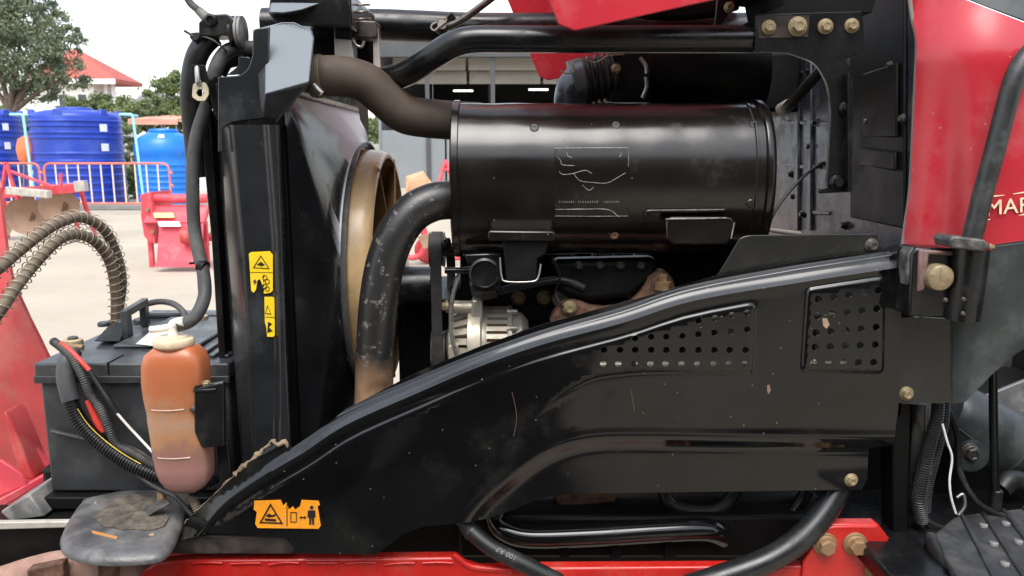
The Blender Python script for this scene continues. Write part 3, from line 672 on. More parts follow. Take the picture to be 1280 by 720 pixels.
link('rotor_shaft', tube_mesh('rotor_shaft', [Vector((xL - .08, Yr + .18, .30)), Vector((xR, Yr + .18, .30))], .04, 12), M_pink, rt)
for k in range(3): lathe('bolt', [(.02, 0), (.02, .02), (.012, .028)], P(184 + k * 3, 262 + 14 * k, Yr - .13), M_zinc, rt, 'Y', 8)
bar('skid', P(188, 300, Yr), (P(188, 300, Yr).x, Yr, 0.0), .05, .05, M_pink, rt); bar('skid', (xR - .05, Yr, .5), (xR - .05, Yr, 0), .05, .05, M_pink, rt)
c = P(233, 295, Yr - .3); lathe('gear_case', [(.05, -.06), (.085, -.04), (.085, .03), (.05, .06)], c, M_fade, rt, 'X', 16)
bar('gear_arm', c, (c.x, Yr + .18, .30), .06, .06, M_fade, rt)

Yc = 8.6
cu_ = thing('cultivator', 'pinkish red cultivator with curved shanks seen behind the exhaust pipe', 'cultivator', (P(540, 330, Yc).x, Yc, 0))
bar('tool_bar', P(500, 268, Yc), P(700, 272, Yc), .07, .07, M_pink, cu_)
for u in (534, 590, 640): 
    pth = [P(u - 22, 270, Yc), P(u - 8, 282, Yc), P(u - 2, 300, Yc), P(u - 8, 318, Yc), P(u - 22, 322, Yc), P(u - 28, 312, Yc)]
    sk = link('shank', tube_mesh('shank', catmull(pth, 6), [.045 - .02 * i / 30 for i in range(31)], 10), M_pink, cu_)
    prism('share', [P(u - 12, 296, Yc - .06), P(u + 6, 290, Yc - .06), P(u + 10, 305, Yc - .06), P(u - 4, 312, Yc - .06)], (0, .02, 0), M_disc, sk, .003)
for a, b in (((557, 200), (548, 232)), ((557, 200), (568, 232)), ((551, 212), (566, 212)), ((548, 232), (520, 266)), ((568, 232), (600, 268))): bar('mast_bar', P(*a, Yc + .2), P(*b, Yc + .1), .035, .03, M_pink, cu_)
lathe('side_disc', [(.02, -.05), (.12, -.03), (.17, 0), (.17, .01), (.12, -.01)], P(523, 232, Yc + .1), mat('tan_disc', (.55, .30, .17), .6), cu_, 'Y', 5)
lathe('gauge_wheel', [(.05, -.06), (.12, -.06), (.15, -.03), (.15, .03), (.12, .06), (.05, .06)], P(535, 312, Yc + .15), M_fade, cu_, 'Y', 24)
for u in (505, 690): c = P(u, 270, Yc); bar('stand', c, (c.x, c.y, 0), .05, .05, M_pink, cu_)

# ================================================================ TRACTOR
T = thing('tractor', 'red tractor with opened hood showing its black engine bay and muffler', 'tractor', (.1, 1.75, 0))
YC = 1.75                                        # its centre line

# ---------------------------------------------------------------- black lower side panel
Bc = [(236, 690), (254, 662), (283, 628), (337, 591), (379, 566), (433, 531), (520, 492), (600, 458), (680, 430), (780, 403), (867, 376), (1000, 353), (1160, 329)]
Bc = [tuple(p) for p in catmull(Bc, 6)]
Lc = [tuple(p) for p in catmull([(540, 720), (587, 640), (633, 596), (667, 570), (700, 554), (740, 545), (800, 543), (950, 545), (1180, 547)], 6)]
def _off(line, d):
    o = []
    for i, p in enumerate(line):
        a, b = np.array(line[max(i - 1, 0)]), np.array(line[min(i + 1, len(line) - 1)]); t = (b - a) / np.linalg.norm(b - a); o.append((p[0] - t[1] * d, p[1] + t[0] * d))
    return o
_top = [p for p in _off(Bc, 17) if 330 < p[0] < 900][::2]
_cr = fillet([(905, 387, 0), (944, 378, 9), (941, 467, 8), (800, 467, 40), (740, 474, 30), (700, 497, 0)], 8)
Sc = _top + [tuple(p[:2]) for p in _cr][1:] + [(680, 514), (650, 542)]
rec2 = fillet([(1009, 361, 7), (1106, 346, 7), (1104, 466, 7), (1002, 464, 7)], 6)
PANEL_Y = 1.25
def panel_Y(U, V):
    U = np.asarray(U, float); V = np.asarray(V, float); d = seg_dist(U, V, Bc); y = np.full(U.shape, PANEL_Y)
    wid = np.interp(U, [300, 420, 640, 870, 1000, 1130], [26, 15, 12, 15, 17, 17])
    y += .0145 * np.clip(-d / wid, 0, 1) + .010 * sstep(0, 5, -d - wid)
    y -= .0022 * np.exp(-(d / 4.) ** 2) + .0022 * np.exp(-((d + wid) / 3.) ** 2)
    dl = seg_dist(U, V, Lc); y += .020 * sstep(0, 22, dl) * (U > 520) - .002 * np.exp(-(dl / 7.) ** 2) * (U > 560)
    dS = seg_dist(U, V, Sc); y -= .0034 * sstep(-2, 3, dS) * (1 - sstep(45, 120, dS)) * (U < 950) * sstep(15, 120, np.hypot(U - 650, V - 542))
    for rc in (rec2,):
        dd = np.abs(seg_dist(U, V, list(rc) + [rc[0]])); dd = np.where(inside_np(U, V, rc), dd, -dd); y -= .0042 * sstep(-2, 3, dd) 
    y += .0018 * np.sin(U / 83. + V / 130.) + .0012 * np.sin(U / 47. - V / 61.)        # the sheet is not dead flat
    return y
def py(u, v): return float(panel_Y(np.array([u]), np.array([v]))[0])
out = [(217, 677), (226, 662), (237, 647), (268, 618), (304, 585), (333, 560), (346, 553), (356, 556), (365, 560), (396, 539), (433, 511), (520, 466), (600, 433), (680, 405), (760, 383), (830, 364), (890, 346),
       (950, 334), (1000, 327), (1060, 319), (1110, 313), (1121, 322), (1127, 400), (1124, 500), (1117, 556), (1087, 560), (1085, 572), (1084, 600), (1077, 612), (740, 617), (712, 618), (683, 621), (660, 629), (643, 637), (610, 648), (585, 653), (530, 658), (503, 668), (486, 682), (470, 693), (368, 692), (366, 683), (361, 672), (262, 666), (240, 672)]
holes = []
for x in (754, 773, 793, 813, 832, 852, 872, 892, 911, 931): holes.append(circle(x, 455, 4.2, 10))
for x in (755, 775, 794, 814, 833, 853, 873, 893, 912, 932): holes.append(circle(x, 437.5, 4.2, 10))
for x, y in ((794, 423), (814, 421), (833, 421), (853, 420), (873, 418), (893, 416), (913, 414), (934, 412)): holes.append(circle(x, y, 4.0, 10))
for x, y in ((873, 401), (894, 398), (915, 394), (934, 391)): holes.append(circle(x, y, 4.0, 10))
for r_ in range(5):
    y0, y1 = ((374, 363), (395, 386), (416, 409), (434, 431), (454, 453))[r_]; x0, x1 = ((1023, 1098), (1022, 1096), (1020, 1095), (1019, 1094), (1017, 1092))[r_]
    for k in range(5): holes.append(circle(x0 + (x1 - x0) * k / 4, y0 + (y1 - y0) * k / 4, 4.6, 10))
def offs(line, d):
    o = []
    for i, p in enumerate(line):
        a, b = np.array(line[max(i - 1, 0)]), np.array(line[min(i + 1, len(line) - 1)]); t = (b - a) / np.linalg.norm(b - a); o.append((p[0] - t[1] * d, p[1] + t[0] * d))
    return o
def dn(l, st=5.):
    o = [tuple(l[0][:2])]
    for a, b in zip(l, l[1:]):
        k = max(1, int(round(math.hypot(b[0] - a[0], b[1] - a[1]) / st))); o += [(a[0] + (b[0] - a[0]) * i / k, a[1] + (b[1] - a[1]) * i / k) for i in range(1, k + 1)]
    return [p for i, p in enumerate(o) if i == 0 or math.hypot(p[0] - o[i - 1][0], p[1] - o[i - 1][1]) > .5]
def keep(l): return [p for p in l if inside(p, out)]
def bwid(u): return float(np.interp(u, [300, 420, 640, 870, 1000, 1130], [26, 15, 12, 15, 17, 17]))
def offv(line, f):
    o = []
    for p, q in zip(line, offs(line, -1)): w = f(p[0]); o.append((p[0] + (q[0] - p[0]) * w, p[1] + (q[1] - p[1]) * w))
    return o
Bd = dn(Bc); Ld = dn(Lc); Sd = dn(Sc, 4); R2 = dn([tuple(p[:2]) for p in rec2] + [tuple(rec2[0][:2])], 3)
fine = [keep(offv(Bd, lambda u, k=k: bwid(u) * k)) for k in (.5,)] + [keep(offv(Bd, lambda u, k=k: bwid(u) + k)) for k in (-3.5, -1.6, 0, 1.6, 3.2, 5)] + [keep(offs(Bd, d)) for d in (-4, -2, 0, 2, 4, 8)] + [keep(offs(Sd, d)) for d in (-2.5, -.8, .8, 3)] + [keep(offs(Ld, d)) for d in (-12, -7, -3, 0, 4, 8, 12, 16, 20, 24)] + [keep(offs(R2, d)) for d in (-3, -1, 1, 2.5)]
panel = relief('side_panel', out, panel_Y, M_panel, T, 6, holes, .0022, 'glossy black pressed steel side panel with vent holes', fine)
plate('rear_tab', [(893, 350), (910, 323), (925, 297, 6), (936, 294, 4), (1098, 292, 5), (1103, 316), (1000, 332), (930, 344)], 1.285, .003, M_tin, panel)
bolt(1090, 307, 1.284, 9, panel, B_DARK); bolt(1064, 600, 1.268, 8.5, panel)
plate('lower_flap', [(200, 693), (222, 673), (240, 668), (262, 669), (360, 673, 6), (367, 686, 3), (366, 693)], 1.262, .10, mat('dusty_flap', (.022, .018, .015), .5, dust=(.10, .075, .058), damt=.5, dscale=14), panel, .003)
# frayed dirty edge, a crust of dried mud along the torn rim
rg = random.Random(2); pts = []
for k in range(40):
    s = k / 39; u = float(np.interp(s, [0, .2, .62, 1], [214, 236, 303, 344])); v = float(np.interp(s, [0, .2, .62, 1], [679, 648, 585, 549])); pts.append((u + rg.uniform(-1.6, 1.6), v + rg.uniform(-1.6, 1.6), 1.268 + rg.uniform(-.002, .002), rg.uniform(.5, 2.6) * (2.0 if .55 < s < .95 else .7)))
M_mud = mat('dried_mud', (.24, .18, .115), .95, var=.4, vscale=90, bump=.6, bscale=300)
hose('mud_crust', pts, 2, M_mud, panel, seg=7, sub=2)
hose('mud_crust', [(340, 551, 1.262, 1.5), (348, 556, 1.262, 3.), (356, 552, 1.262, 4.), (360, 560, 1.262, 1.)], 2, M_mud, panel, seg=7, sub=3)
for a in (((640, 490, 0), (646, 520, 0), (642, 545, 0)), ((788, 485, 0), (791, 500, 0), (793, 514, 0))):
    hose('scratch', [(u, v, py(u, v) - .0001) for u, v, _ in a], .35, mat('fine_scratch', (.12, .07, .05), .7), panel, 5, 3)
plate('chip', [(959, 482), (962, 481), (963.5, 488), (960.5, 493), (959, 488)], py(960, 487) - .0008, .0012, mat('primer', (.20, .12, .08), .7), panel, 0)
plate('chip', [(1028, 398), (1034, 398), (1037, 406), (1033, 411), (1029, 407)], py(1033, 404) - .0008, .0012, mat('bare_primer', (.30, .21, .13), .7), panel, 0)
# pale alloy rail and pipes added to imitate light showing through the vent holes
link('backlight_rail', tube_mesh('backlight_rail', [P(735, 458, 1.325), P(1012, 456, 1.325)], .0085, 12), M_alu, T)
link('backlight_pipe', tube_mesh('backlight_pipe', [P(880, 398, 1.322), P(945, 388, 1.322)], .008, 12), M_alu, T); link('backlight_pipe', tube_mesh('backlight_pipe', [P(905, 420, 1.33), P(928, 385, 1.326)], .007, 12), M_alu, T)
link('backlight_pipe', tube_mesh('backlight_pipe', [P(1008, 455, 1.325), P(1066, 455, 1.325)], .006, 12), M_alu, T); link('backlight_pipe', tube_mesh('backlight_pipe', [P(1018, 392, 1.325), P(1046, 394, 1.325), P(1066, 440, 1.325)], .005, 12), M_steel, T)
for u in (790, 880, 985): plate('backlight_clip', [(u - 5, 443), (u + 5, 443), (u + 5, 462), (u - 5, 462)], 1.312, .004, M_steel, T, .0005)

# orange sticker low on the panel
def sticker(outline, Y, m, label):
    return prism('warning_sticker', [P(a, b, Y) for a, b in outline], (0, .0006, 0), m, T, 0, label)
def mark(parent, uv, Y, m=None, name='print'): return prism(name, [P(a, b, Y) for a, b in uv], (0, .0004, 0), m or M_ink, parent, 0)
def ring_mark(parent, outer, inner, Y):
    n = len(outer); V = [P(a, b, Y) for a, b in outer] + [P(a, b, Y) for a, b in inner]
    o = link('print', pymesh('print', V, [(i, (i + 1) % n, n + (i + 1) % n, n + i) for i in range(n)]), M_ink, parent, solid=.0003, smooth=0)
def tri_ring(parent, a, b, c, w, Y):
    g = ((a[0] + b[0] + c[0]) / 3, (a[1] + b[1] + c[1]) / 3); inn = [(p[0] + (g[0] - p[0]) * w, p[1] + (g[1] - p[1]) * w) for p in (a, b, c)]
    ring_mark(parent, [a, b, c], inn, Y)
Yo = min(py(u, v) for u in (318, 340, 360, 380, 400) for v in (626, 643, 661)) - .0010
st = sticker([(318, 626), (351, 625), (354, 632), (358, 628), (361, 637), (366, 633), (369, 637), (375, 633), (377, 625), (398, 626), (400, 631), (397, 633), (401, 657), (398, 661), (322, 660), (319, 655), (321, 640), (317, 637)], Yo, M_orange, 'torn orange warning sticker with black pictograms')
Ym = Yo - .0006
tri_ring(st, (324, 654), (354, 655), (338, 629), .22, Ym)
mark(st, [(331, 648), (345, 649), (345, 652), (331, 651)], Ym); mark(st, [(332, 645), (336, 642), (340, 644), (346, 642), (343, 646), (336, 647)], Ym)
ring_mark(st, [(363, 640), (371, 640), (371, 653), (363, 653)], [(364, 641), (370, 641), (370, 652), (364, 652)], Ym)
mark(st, [(374, 647), (377, 645), (377, 646.4), (380, 646.4), (380, 645), (383, 647), (380, 649), (380, 647.6), (377, 647.6), (377, 649)], Ym)
mark(st, circle(389.5, 634.5, 2.2, 12), Ym); mark(st, [(385, 638), (394, 638), (394.5, 647), (392.6, 647), (392.6, 656), (390.2, 656), (389.8, 648), (389.2, 648), (388.8, 656), (386.4, 656), (386.4, 647), (384.5, 647)], Ym)
mark(st, [(358.2, 630), (359.2, 630), (359.2, 658), (358.2, 658)], Ym)

# ---------------------------------------------------------------- radiator side fairing
rows = []
for v, us in ((156, (272, 277, 290, 330, 335, 347, 352)), (300, (281, 286, 303, 341, 346, 353, 357)), (440, (291, 297, 311, 345, 349, 358, 361)), (560, (300, 305, 318, 343, 349, 364, 366)), (600, (303, 308, 321, 344, 350, 366, 368))):
    rows.append([P(u, v, y) for u, y in zip(us, (1.40, 1.333, 1.300, 1.300, 1.290, 1.290, 1.42))])
fair = loft('radiator_fairing', rows, M_plastic, T, label='tall black plastic radiator side cover', bevel=.003)
plate('upper_wing', [(272, 96), (300, 94, 10), (310, 86, 8), (315, 70, 3), (316, 36, 6), (337, 33), (333, 148), (290, 153, 8), (277, 161, 6), (279, 190), (272, 190)], 1.312, .006, M_plastic, fair, .002)
c1 = [(316, 37, 1.375), (337, 32, 1.365), (352, 28, 1.36), (368, 28, 1.36), (390, 38, 1.37), (393, 48, 1.365), (388, 103, 1.300), (331, 118, 1.272), (334, 62, 1.33)]
V = [P(*p) for p in c1] + [P(346, 154, 1.300), P(328, 143, 1.300), P(316, 70, 1.345)] + [P(u, v, 1.46) for u, v, _ in c1[:7]]
Fc = [(1, 2, 3, 4, 5, 6, 7, 8), (7, 6, 9, 10), (0, 1, 8, 11), (11, 8, 7, 10), (0, 12, 13, 1), (1, 13, 14, 2), (2, 14, 15, 3), (3, 15, 16, 4), (4, 16, 17, 5), (5, 17, 18, 6), (6, 18, 9)]
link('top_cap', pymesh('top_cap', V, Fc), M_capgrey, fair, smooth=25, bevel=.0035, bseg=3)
plate('cover_lug', [(298, 71), (311, 71, 3), (315, 76, 4), (313, 86, 6), (304, 93, 5), (283, 94), (298, 82)], 1.345, .003, M_plastic, fair, .001)
plate('radiator_frame', [(262, 150), (272, 108), (300, 108), (352, 150), (368, 590), (306, 600), (284, 600)], 1.43, .06, M_black, T, .003)
plate('frame_edge', [(247, 128), (262, 138), (274, 300), (291, 604), (283, 604), (264, 300)], 1.405, .02, M_black, T, .002)
Ys_ = 1.2975
st = sticker([(311, 317), (314, 315), (337, 314), (341, 318), (341, 363), (338, 366), (330, 367), (328, 356), (325, 349), (322, 350), (320, 362), (317, 366), (314, 363)], Ys_, M_yellow, 'torn yellow warning sticker with triangle on the radiator cover')
tri_ring(st, (316, 335), (337, 336), (326, 319), .16, Ys_ - .0005); mark(st, [(312.5, 340), (340.5, 340.4), (340.5, 341), (312.5, 340.6)], Ys_ - .0005)
mark(st, [(321, 331), (326, 327), (331, 331), (327, 333)], Ys_ - .0005); mark(st, [(316, 351), (319, 349), (321, 353), (318, 356)], Ys_ - .0005, M_rust)
for cx, cy in ((331, 347), (334, 352), (331, 358), (334, 361)): ring_mark(st, circle(cx, cy, 3.2, 14), circle(cx, cy, 2.4, 14), Ys_ - .0005)
for k in range(4): mark(st, [(329, 343.5 + k * 5.6), (329 + 1.1, 343.5 + k * 5.6), (330.1, 347 + k * 5.6), (329, 347 + k * 5.6)], Ys_ - .0005)
st = sticker([(330.5, 371), (341, 371), (343, 373), (343.5, 419), (342, 421), (334, 421), (333, 410), (331, 402)], Ys_ - .0002, M_yellow, 'narrow torn yellow sticker below the wider one')
tri_ring(st, (331.5, 392), (339, 393), (334, 381), .22, Ys_ - .0008); mark(st, [(331, 396), (343, 396.4), (343, 397), (331, 396.6)], Ys_ - .0008)
mark(st, [(335, 402), (340, 405), (336, 409), (341, 414), (334, 416)], Ys_ - .0008)

# ---------------------------------------------------------------- fan shroud and fan
xs_, xr_ = -.388, -.330
zc = Zat(335, 1.75); Rr = .272
yn, yf = YC - .365, YC + .345; ztp = Zat(117, yn); zbt = zc - .40; NQ = 14; V, Fc = [], []
cor = [Vector((xs_, yn, ztp)), Vector((xs_, yn, zbt)), Vector((xs_, yf, zbt)), Vector((xs_, yf, ztp))]
aps = [math.pi / 2, math.pi * .955, 1.5 * math.pi, 2 * math.pi, 2.5 * math.pi]           # top, near, bottom, far, top again
rows = [[], [], []]; own = []
for q in range(4):
    for k in range(NQ):
        a_ = aps[q] + (aps[q + 1] - aps[q]) * k / NQ; rows[0].append(Vector((xr_, YC + Rr * math.cos(a_), zc + Rr * math.sin(a_)))); own.append(q)
nr = len(rows[0]); V = list(cor) + rows[0] + [Vector((xr_ + .012, p.y + (p.y - YC) * .0, p.z)) for p in rows[0]]
for i in range(nr):
    j = (i + 1) % nr; Fc.append((own[i], 4 + i, 4 + j)); Fc.append((4 + i, 4 + nr + i, 4 + nr + j, 4 + j))
    if own[i] != own[j]: Fc.append((own[i], 4 + j, own[j]))
me = pymesh('fan_shroud', V, Fc); bm = bmesh.new(); bm.from_mesh(me)
bmesh.ops.subdivide_edges(bm, edges=bm.edges, cuts=3, use_grid_fill=True); bm.to_mesh(me); bm.free()
shr = link('fan_shroud', me, M_shroud, T, 'black funnel shaped fan shroud with dust and painted sky sheen on its shoulder', smooth=75, solid=.003)
loft('shroud_lip', [[Vector((xr_ + dx, YC + r_ * math.cos(a_), zc + r_ * math.sin(a_))) for a_ in np.linspace(0, 2 * math.pi, 72, endpoint=False)] for dx, r_ in ((.004, Rr + .001), (.010, Rr + .006), (.015, Rr + .006), (.016, Rr + .001))], mat('pale_lip', (.10, .10, .10), .25), shr, closed=True, smooth=60)
box('radiator_core', (xs_ - .07, YC - .36, zc - .37), (xs_ - .004, YC + .34, zc + .35), M_matt, T, .004)
box('radiator_tank', (xs_ - .08, YC - .35, zc + .352), (xs_ + .01, YC + .33, zc + .43), M_black, T, .012)
fan = lathe('fan', [(.02, -.33), (.075, -.33), (.08, -.32), (.08, -.26), (.06, -.245), (.02, -.245)], (0.0, YC, zc), M_tan, T, 'X', 32, 'tan plastic cooling fan')
for k in range(7):
    a0 = 2 * math.pi * k / 7 + math.pi + .12; rows = []
    for i in range(9):
        s = i / 8; r_ = .07 + .188 * s; w = 1.0; tw = .066 - .006 * s; rr_ = []
        for j in range(9):
            q = j / 8 - .5; a = a0 + q * w * (.8 + .15 * s) + .15 * s; rr_.append(Vector((-.302 + tw * q - .012 * math.cos(q * 3), YC + r_ * math.cos(a), zc + r_ * math.sin(a))))
        rows.append(rr_)
    loft('blade', rows, M_tan, fan, solid=.003, smooth=60)
loft('fan_band', [[Vector((x_, YC + r_ * math.cos(a_), zc + r_ * math.sin(a_))) for a_ in np.linspace(0, 2 * math.pi, 90, endpoint=False)] for x_, r_ in ((-.347, .262), (-.32, .262), (-.290, .261), (-.277, .257), (-.271, .250), (-.271, .244), (-.32, .256), (-.347, .257))], M_tan, fan, closed=True, smooth=60)
lathe('fan_pulley', [(.02, -.245), (.028, -.245), (.028, -.235), (.02, -.235)], (0, YC, zc), M_steel, T, 'X', 24)
# ---------------------------------------------------------------- coolant hose, clamp
hose('coolant_hose', [(388, 96, 1.44), (405, 95, 1.44), (432, 96, 1.45), (458, 104, 1.46), (480, 122, 1.47), (505, 142, 1.48), (535, 148, 1.49), (575, 151, 1.50), (600, 152, 1.52)], 23.5, M_brown, T, 24, 8, 'brown dusty top coolant hose')
cl = link('hose_clamp', tube_mesh('hose_clamp', [P(392, 95.6, 1.44), P(404, 95, 1.44)], 25.5 * px(1.44), 28), mat('dull_clamp', (.16, .13, .10), .5, .5, dust=(.2, .15, .1), damt=.4), T, bevel=.001)
hose('clamp_screw', [(392, 107, 1.405), (397, 112, 1.402), (402, 117, 1.402)], 4.2, M_steel, cl, 10, 3)

# ---------------------------------------------------------------- muffler
mYc, ma, mzc, mb, mn = 1.455, .118, 1.1975, .140, 2.15
mx0, mx1 = P(564, 220, 1.345).x, P(966, 220, 1.345).x
def ell(a, k=1.0, dy=0):
    c_, s_ = math.cos(a), math.sin(a); q = (abs(c_) ** mn + abs(s_) ** mn) ** (-1 / mn); return mYc + ma * k * c_ * q, mzc + (mb - ma * (1 - k)) * s_ * q
def ering(x, d, n=72): return [Vector((x, mYc + (ma + d) * math.cos(a) * ((abs(math.cos(a)) ** mn + abs(math.sin(a)) ** mn) ** (-1 / mn)), mzc + (mb + d) * math.sin(a) * ((abs(math.cos(a)) ** mn + abs(math.sin(a)) ** mn) ** (-1 / mn)))) for a in np.linspace(0, 2 * math.pi, n, endpoint=False)]
muf = loft('muffler', [ering(mx0 + .004 + (mx1 - mx0 - .008) * i / 24, -.004 + .0006 * math.sin(i * 1.7)) for i in range(25)], M_muffler, T, closed=True, caps=True, label='big black oval muffler with stamped end caps', smooth=50)
loft('end_rim', [ering(mx0 - .001, -.022), ering(mx0 - .003, -.004), ering(mx0, .0015), ering(mx0 + .010, .0015), ering(mx0 + .0115, -.0045)], M_muffler, muf, closed=True, caps=True, smooth=50)
loft('end_rim', [ering(mx1 - .012, -.0045), ering(mx1 - .010, .003), ering(mx1 - .004, .004), ering(mx1 + .004, .0), ering(mx1 + .008, -.016), ering(mx1 + .006, -.03)], M_muffler, muf, closed=True, caps=True, smooth=50)
loft('end_bead', [ering(mx1 - .030, -.0045), ering(mx1 - .028, -.001), ering(mx1 - .024, -.001), ering(mx1 - .022, -.0045)], M_muffler, muf, closed=True, smooth=50)
def MF(u, v, d=0.):                               # the point of the muffler's skin behind a pixel, d metres proud of it
    lo, hi = mYc - ma - .02, mYc
    f = lambda Y: abs((Y - mYc) / (ma - .004 + d)) ** mn + abs((P(u, v, Y).z - mzc) / (mb - .004 + d)) ** mn - 1
    for _ in range(40):
        m_ = (lo + hi) / 2
        if f(m_) > 0: lo = m_
        else: hi = m_
    return P(u, v, hi)
def bead(name, uv, rpx, m, parent, d=.0, seg=8, sub=4):
    p = [MF(u, v, d) for u, v in uv]; p = [Vector(q) for q in catmull(p, sub)] if len(p) > 2 else p
    return link(name, tube_mesh(name, p, rpx * px(1.35), seg), m, parent, smooth=60)
for u, v in ((668, 160), (770, 157), (942, 156), (938, 254), (768, 294)):
    p = MF(u, v); me = lathe_mesh('rivet', [(.0075, .004), (.0075, -.001), (.006, -.0025), (.0035, -.0025), (.0028, -.0008)], 14, 'Y'); me.transform(Matrix.Translation(p) @ Matrix.Rotation(R(-20 if v < 200 else 15), 4, 'X')); link('rivet', me, M_muffler if v < 280 else M_rust, muf)
M_scr = mat('scratched_metal', (.24, .23, .21), .5, .3, var=.6, vscale=120)
# stamped name plate area: a shallow raised pad with worn bright edges and scratches
rows = [[MF(u, v, .0016) for u in np.linspace(694, 785, 12)] for v in np.linspace(186, 270, 12)]
pad = loft('stamped_plate', rows, M_muffler, muf, solid=-.0016, smooth=60)
bead('worn_edge', [(693, 185.5), (740, 185), (785, 185)], .55, M_scr, muf, .0016, 6); bead('worn_edge', [(785.5, 185), (785.5, 208)], .45, M_scr, muf, .0016, 6); bead('worn_edge', [(694, 262), (730, 261.5), (760, 262), (773, 271)], .55, M_scr, muf, .0016, 6)
bead('worn_edge', [(693.5, 187), (693.8, 228), (694, 269)], .3, M_muffler, muf, .0022, 6); bead('worn_edge', [(694, 270), (740, 270.3), (785, 270)], .35, M_scr, muf, .0014, 6); bead('worn_edge', [(785.5, 208), (785.5, 270)], .3, M_muffler, muf, .0022, 6)
for s in ([(697, 196), (701, 201), (703, 206), (718, 207)], [(708, 190), (710, 195), (715, 197)], [(699, 214), (703, 218), (716, 217), (731, 213), (740, 217)], [(717, 217), (725, 226), (740, 228), (758, 229), (772, 222), (782, 216)], [(774, 196), (777, 193), (775, 190)], [(728, 231), (736, 238), (742, 234)]): bead('scratch', s, .42, M_scr, muf, .0018, 5, 3)
tm = []
for k in range(26):
    u = 699 + k * 2.95
    if k in (7, 17, 18): continue
    a, b = MF(u, 253.5, .002), MF(u + 1.1, 251.2, .002); tm.append((a, b))
V, Fc = [], []
for a, b in tm:
    j = len(V); V += [(a.x, a.y, a.z), (b.x, a.y, a.z), (b.x, b.y, b.z), (a.x, b.y, b.z)]; Fc.append((j, j + 1, j + 2, j + 3))
link('stamped_marks', pymesh('stamped_marks', V, Fc), M_scr, muf, smooth=0, solid=.0004)
# pressed brackets under the muffler
bead('pressed_bead', [(807, 272), (808, 266), (814, 264), (860, 264), (905, 263)], 2.6, M_muffler, muf, .002); bead('worn_edge', [(812, 263), (860, 262.5), (905, 262)], .8, M_scr, muf, .004, 6)
prism('mounting_shield', [P(832, 276, 1.325), P(838, 271, 1.325), P(905, 271, 1.32), P(915, 272, 1.32), P(919, 279, 1.32), P(915, 298, 1.319), P(908, 306, 1.319), P(842, 306, 1.319), P(833, 298, 1.319)], (0, .006, 0), M_muffler, muf, .004)
for a, b in (((832, 274), (908, 272.5)), ((918, 278), (914, 298))): link('worn_edge', tube_mesh('worn_edge', [P(*a, 1.3245 if a[0] < 900 else 1.319), P(*b, 1.319)], .0012, 6), M_scr, muf)
prism('mounting_foot', [P(609, 291, 1.335), P(612, 288, 1.335), P(692, 289, 1.335), P(695, 293, 1.335), P(693, 302, 1.335), P(610, 301, 1.335)], (0, .03, 0), M_muffler, muf, .003)
prism('mounting_arm', [P(628, 300, 1.345), P(686, 300, 1.345), P(682, 318, 1.345), P(672, 324, 1.345), P(672, 352, 1.345), P(632, 352, 1.345), P(630, 322, 1.345)], (0, .03, 0), M_matt, muf, .003)
br = hose('bracket_edge', [(625, 322, 1.338), (627, 345, 1.338), (633, 352, 1.336), (665, 352, 1.336), (673, 346, 1.338), (676, 330, 1.338)], 1.2, M_steel, T, 8, 6)
prism('muffler_stay', [P(580, 318, 1.37), P(628, 316, 1.37), P(626, 364, 1.37), P(590, 366, 1.37), P(586, 355, 1.37), P(604, 350, 1.37), P(606, 334, 1.37), P(584, 330, 1.37)], (0, .02, 0), M_black, T, .003)
lathe('stay_boss', [(.028, .01), (.028, -.004), (.024, -.006), (.022, -.003), (.004, -.003)], P(606, 342, 1.368), M_black, T, 'Y', 20)

# exhaust pipe, rusty at its lower end
M_exh = bpy.data.materials.new('exhaust_black_rust'); M_exh.use_nodes = True
n, l = M_exh.node_tree.nodes, M_exh.node_tree.links; b = n['Principled BSDF']; tc = n.new('ShaderNodeTexCoord'); sx = n.new('ShaderNodeSeparateXYZ'); l.new(tc.outputs['Object'], sx.inputs[0])
nz = n.new('ShaderNodeTexNoise'); nz.inputs['Scale'].default_value = 22; nz.inputs['Detail'].default_value = 7; l.new(tc.outputs['Object'], nz.inputs['Vector'])
ad = n.new('ShaderNodeMath'); ad.operation = 'MULTIPLY_ADD'; ad.inputs[1].default_value = .10; l.new(nz.outputs['Fac'], ad.inputs[0]); l.new(sx.outputs['Z'], ad.inputs[2])
mr = n.new('ShaderNodeMapRange'); mr.inputs['From Min'].default_value = -.070; mr.inputs['From Max'].default_value = -.022; mr.inputs['To Min'].default_value = 1; mr.inputs['To Max'].default_value = 0; l.new(ad.outputs[0], mr.inputs['Value'])
r2 = n.new('ShaderNodeValToRGB'); r2.color_ramp.elements[0].position = .35; r2.color_ramp.elements[0].color = (.13, .075, .045, 1); r2.color_ramp.elements[1].position = .65; r2.color_ramp.elements[1].color = (.34, .205, .12, 1); l.new(nz.outputs['Fac'], r2.inputs[0])
nz2 = n.new('ShaderNodeTexNoise'); nz2.inputs['Scale'].default_value = 60; nz2.inputs['Detail'].default_value = 8; nz2.inputs['Roughness'].default_value = .75; l.new(tc.outputs['Object'], nz2.inputs['Vector'])
fl = n.new('ShaderNodeMapRange'); fl.inputs['From Min'].default_value = .575; fl.inputs['From Max'].default_value = .63; fl.inputs['To Max'].default_value = .75; l.new(nz2.outputs['Fac'], fl.inputs['Value'])
ma_ = n.new('ShaderNodeMix'); ma_.data_type = 'RGBA'; ma_.inputs['A'].default_value = (.016, .0155, .015, 1); ma_.inputs['B'].default_value = (.20, .19, .17, 1); l.new(fl.outputs[0], ma_.inputs['Factor'])
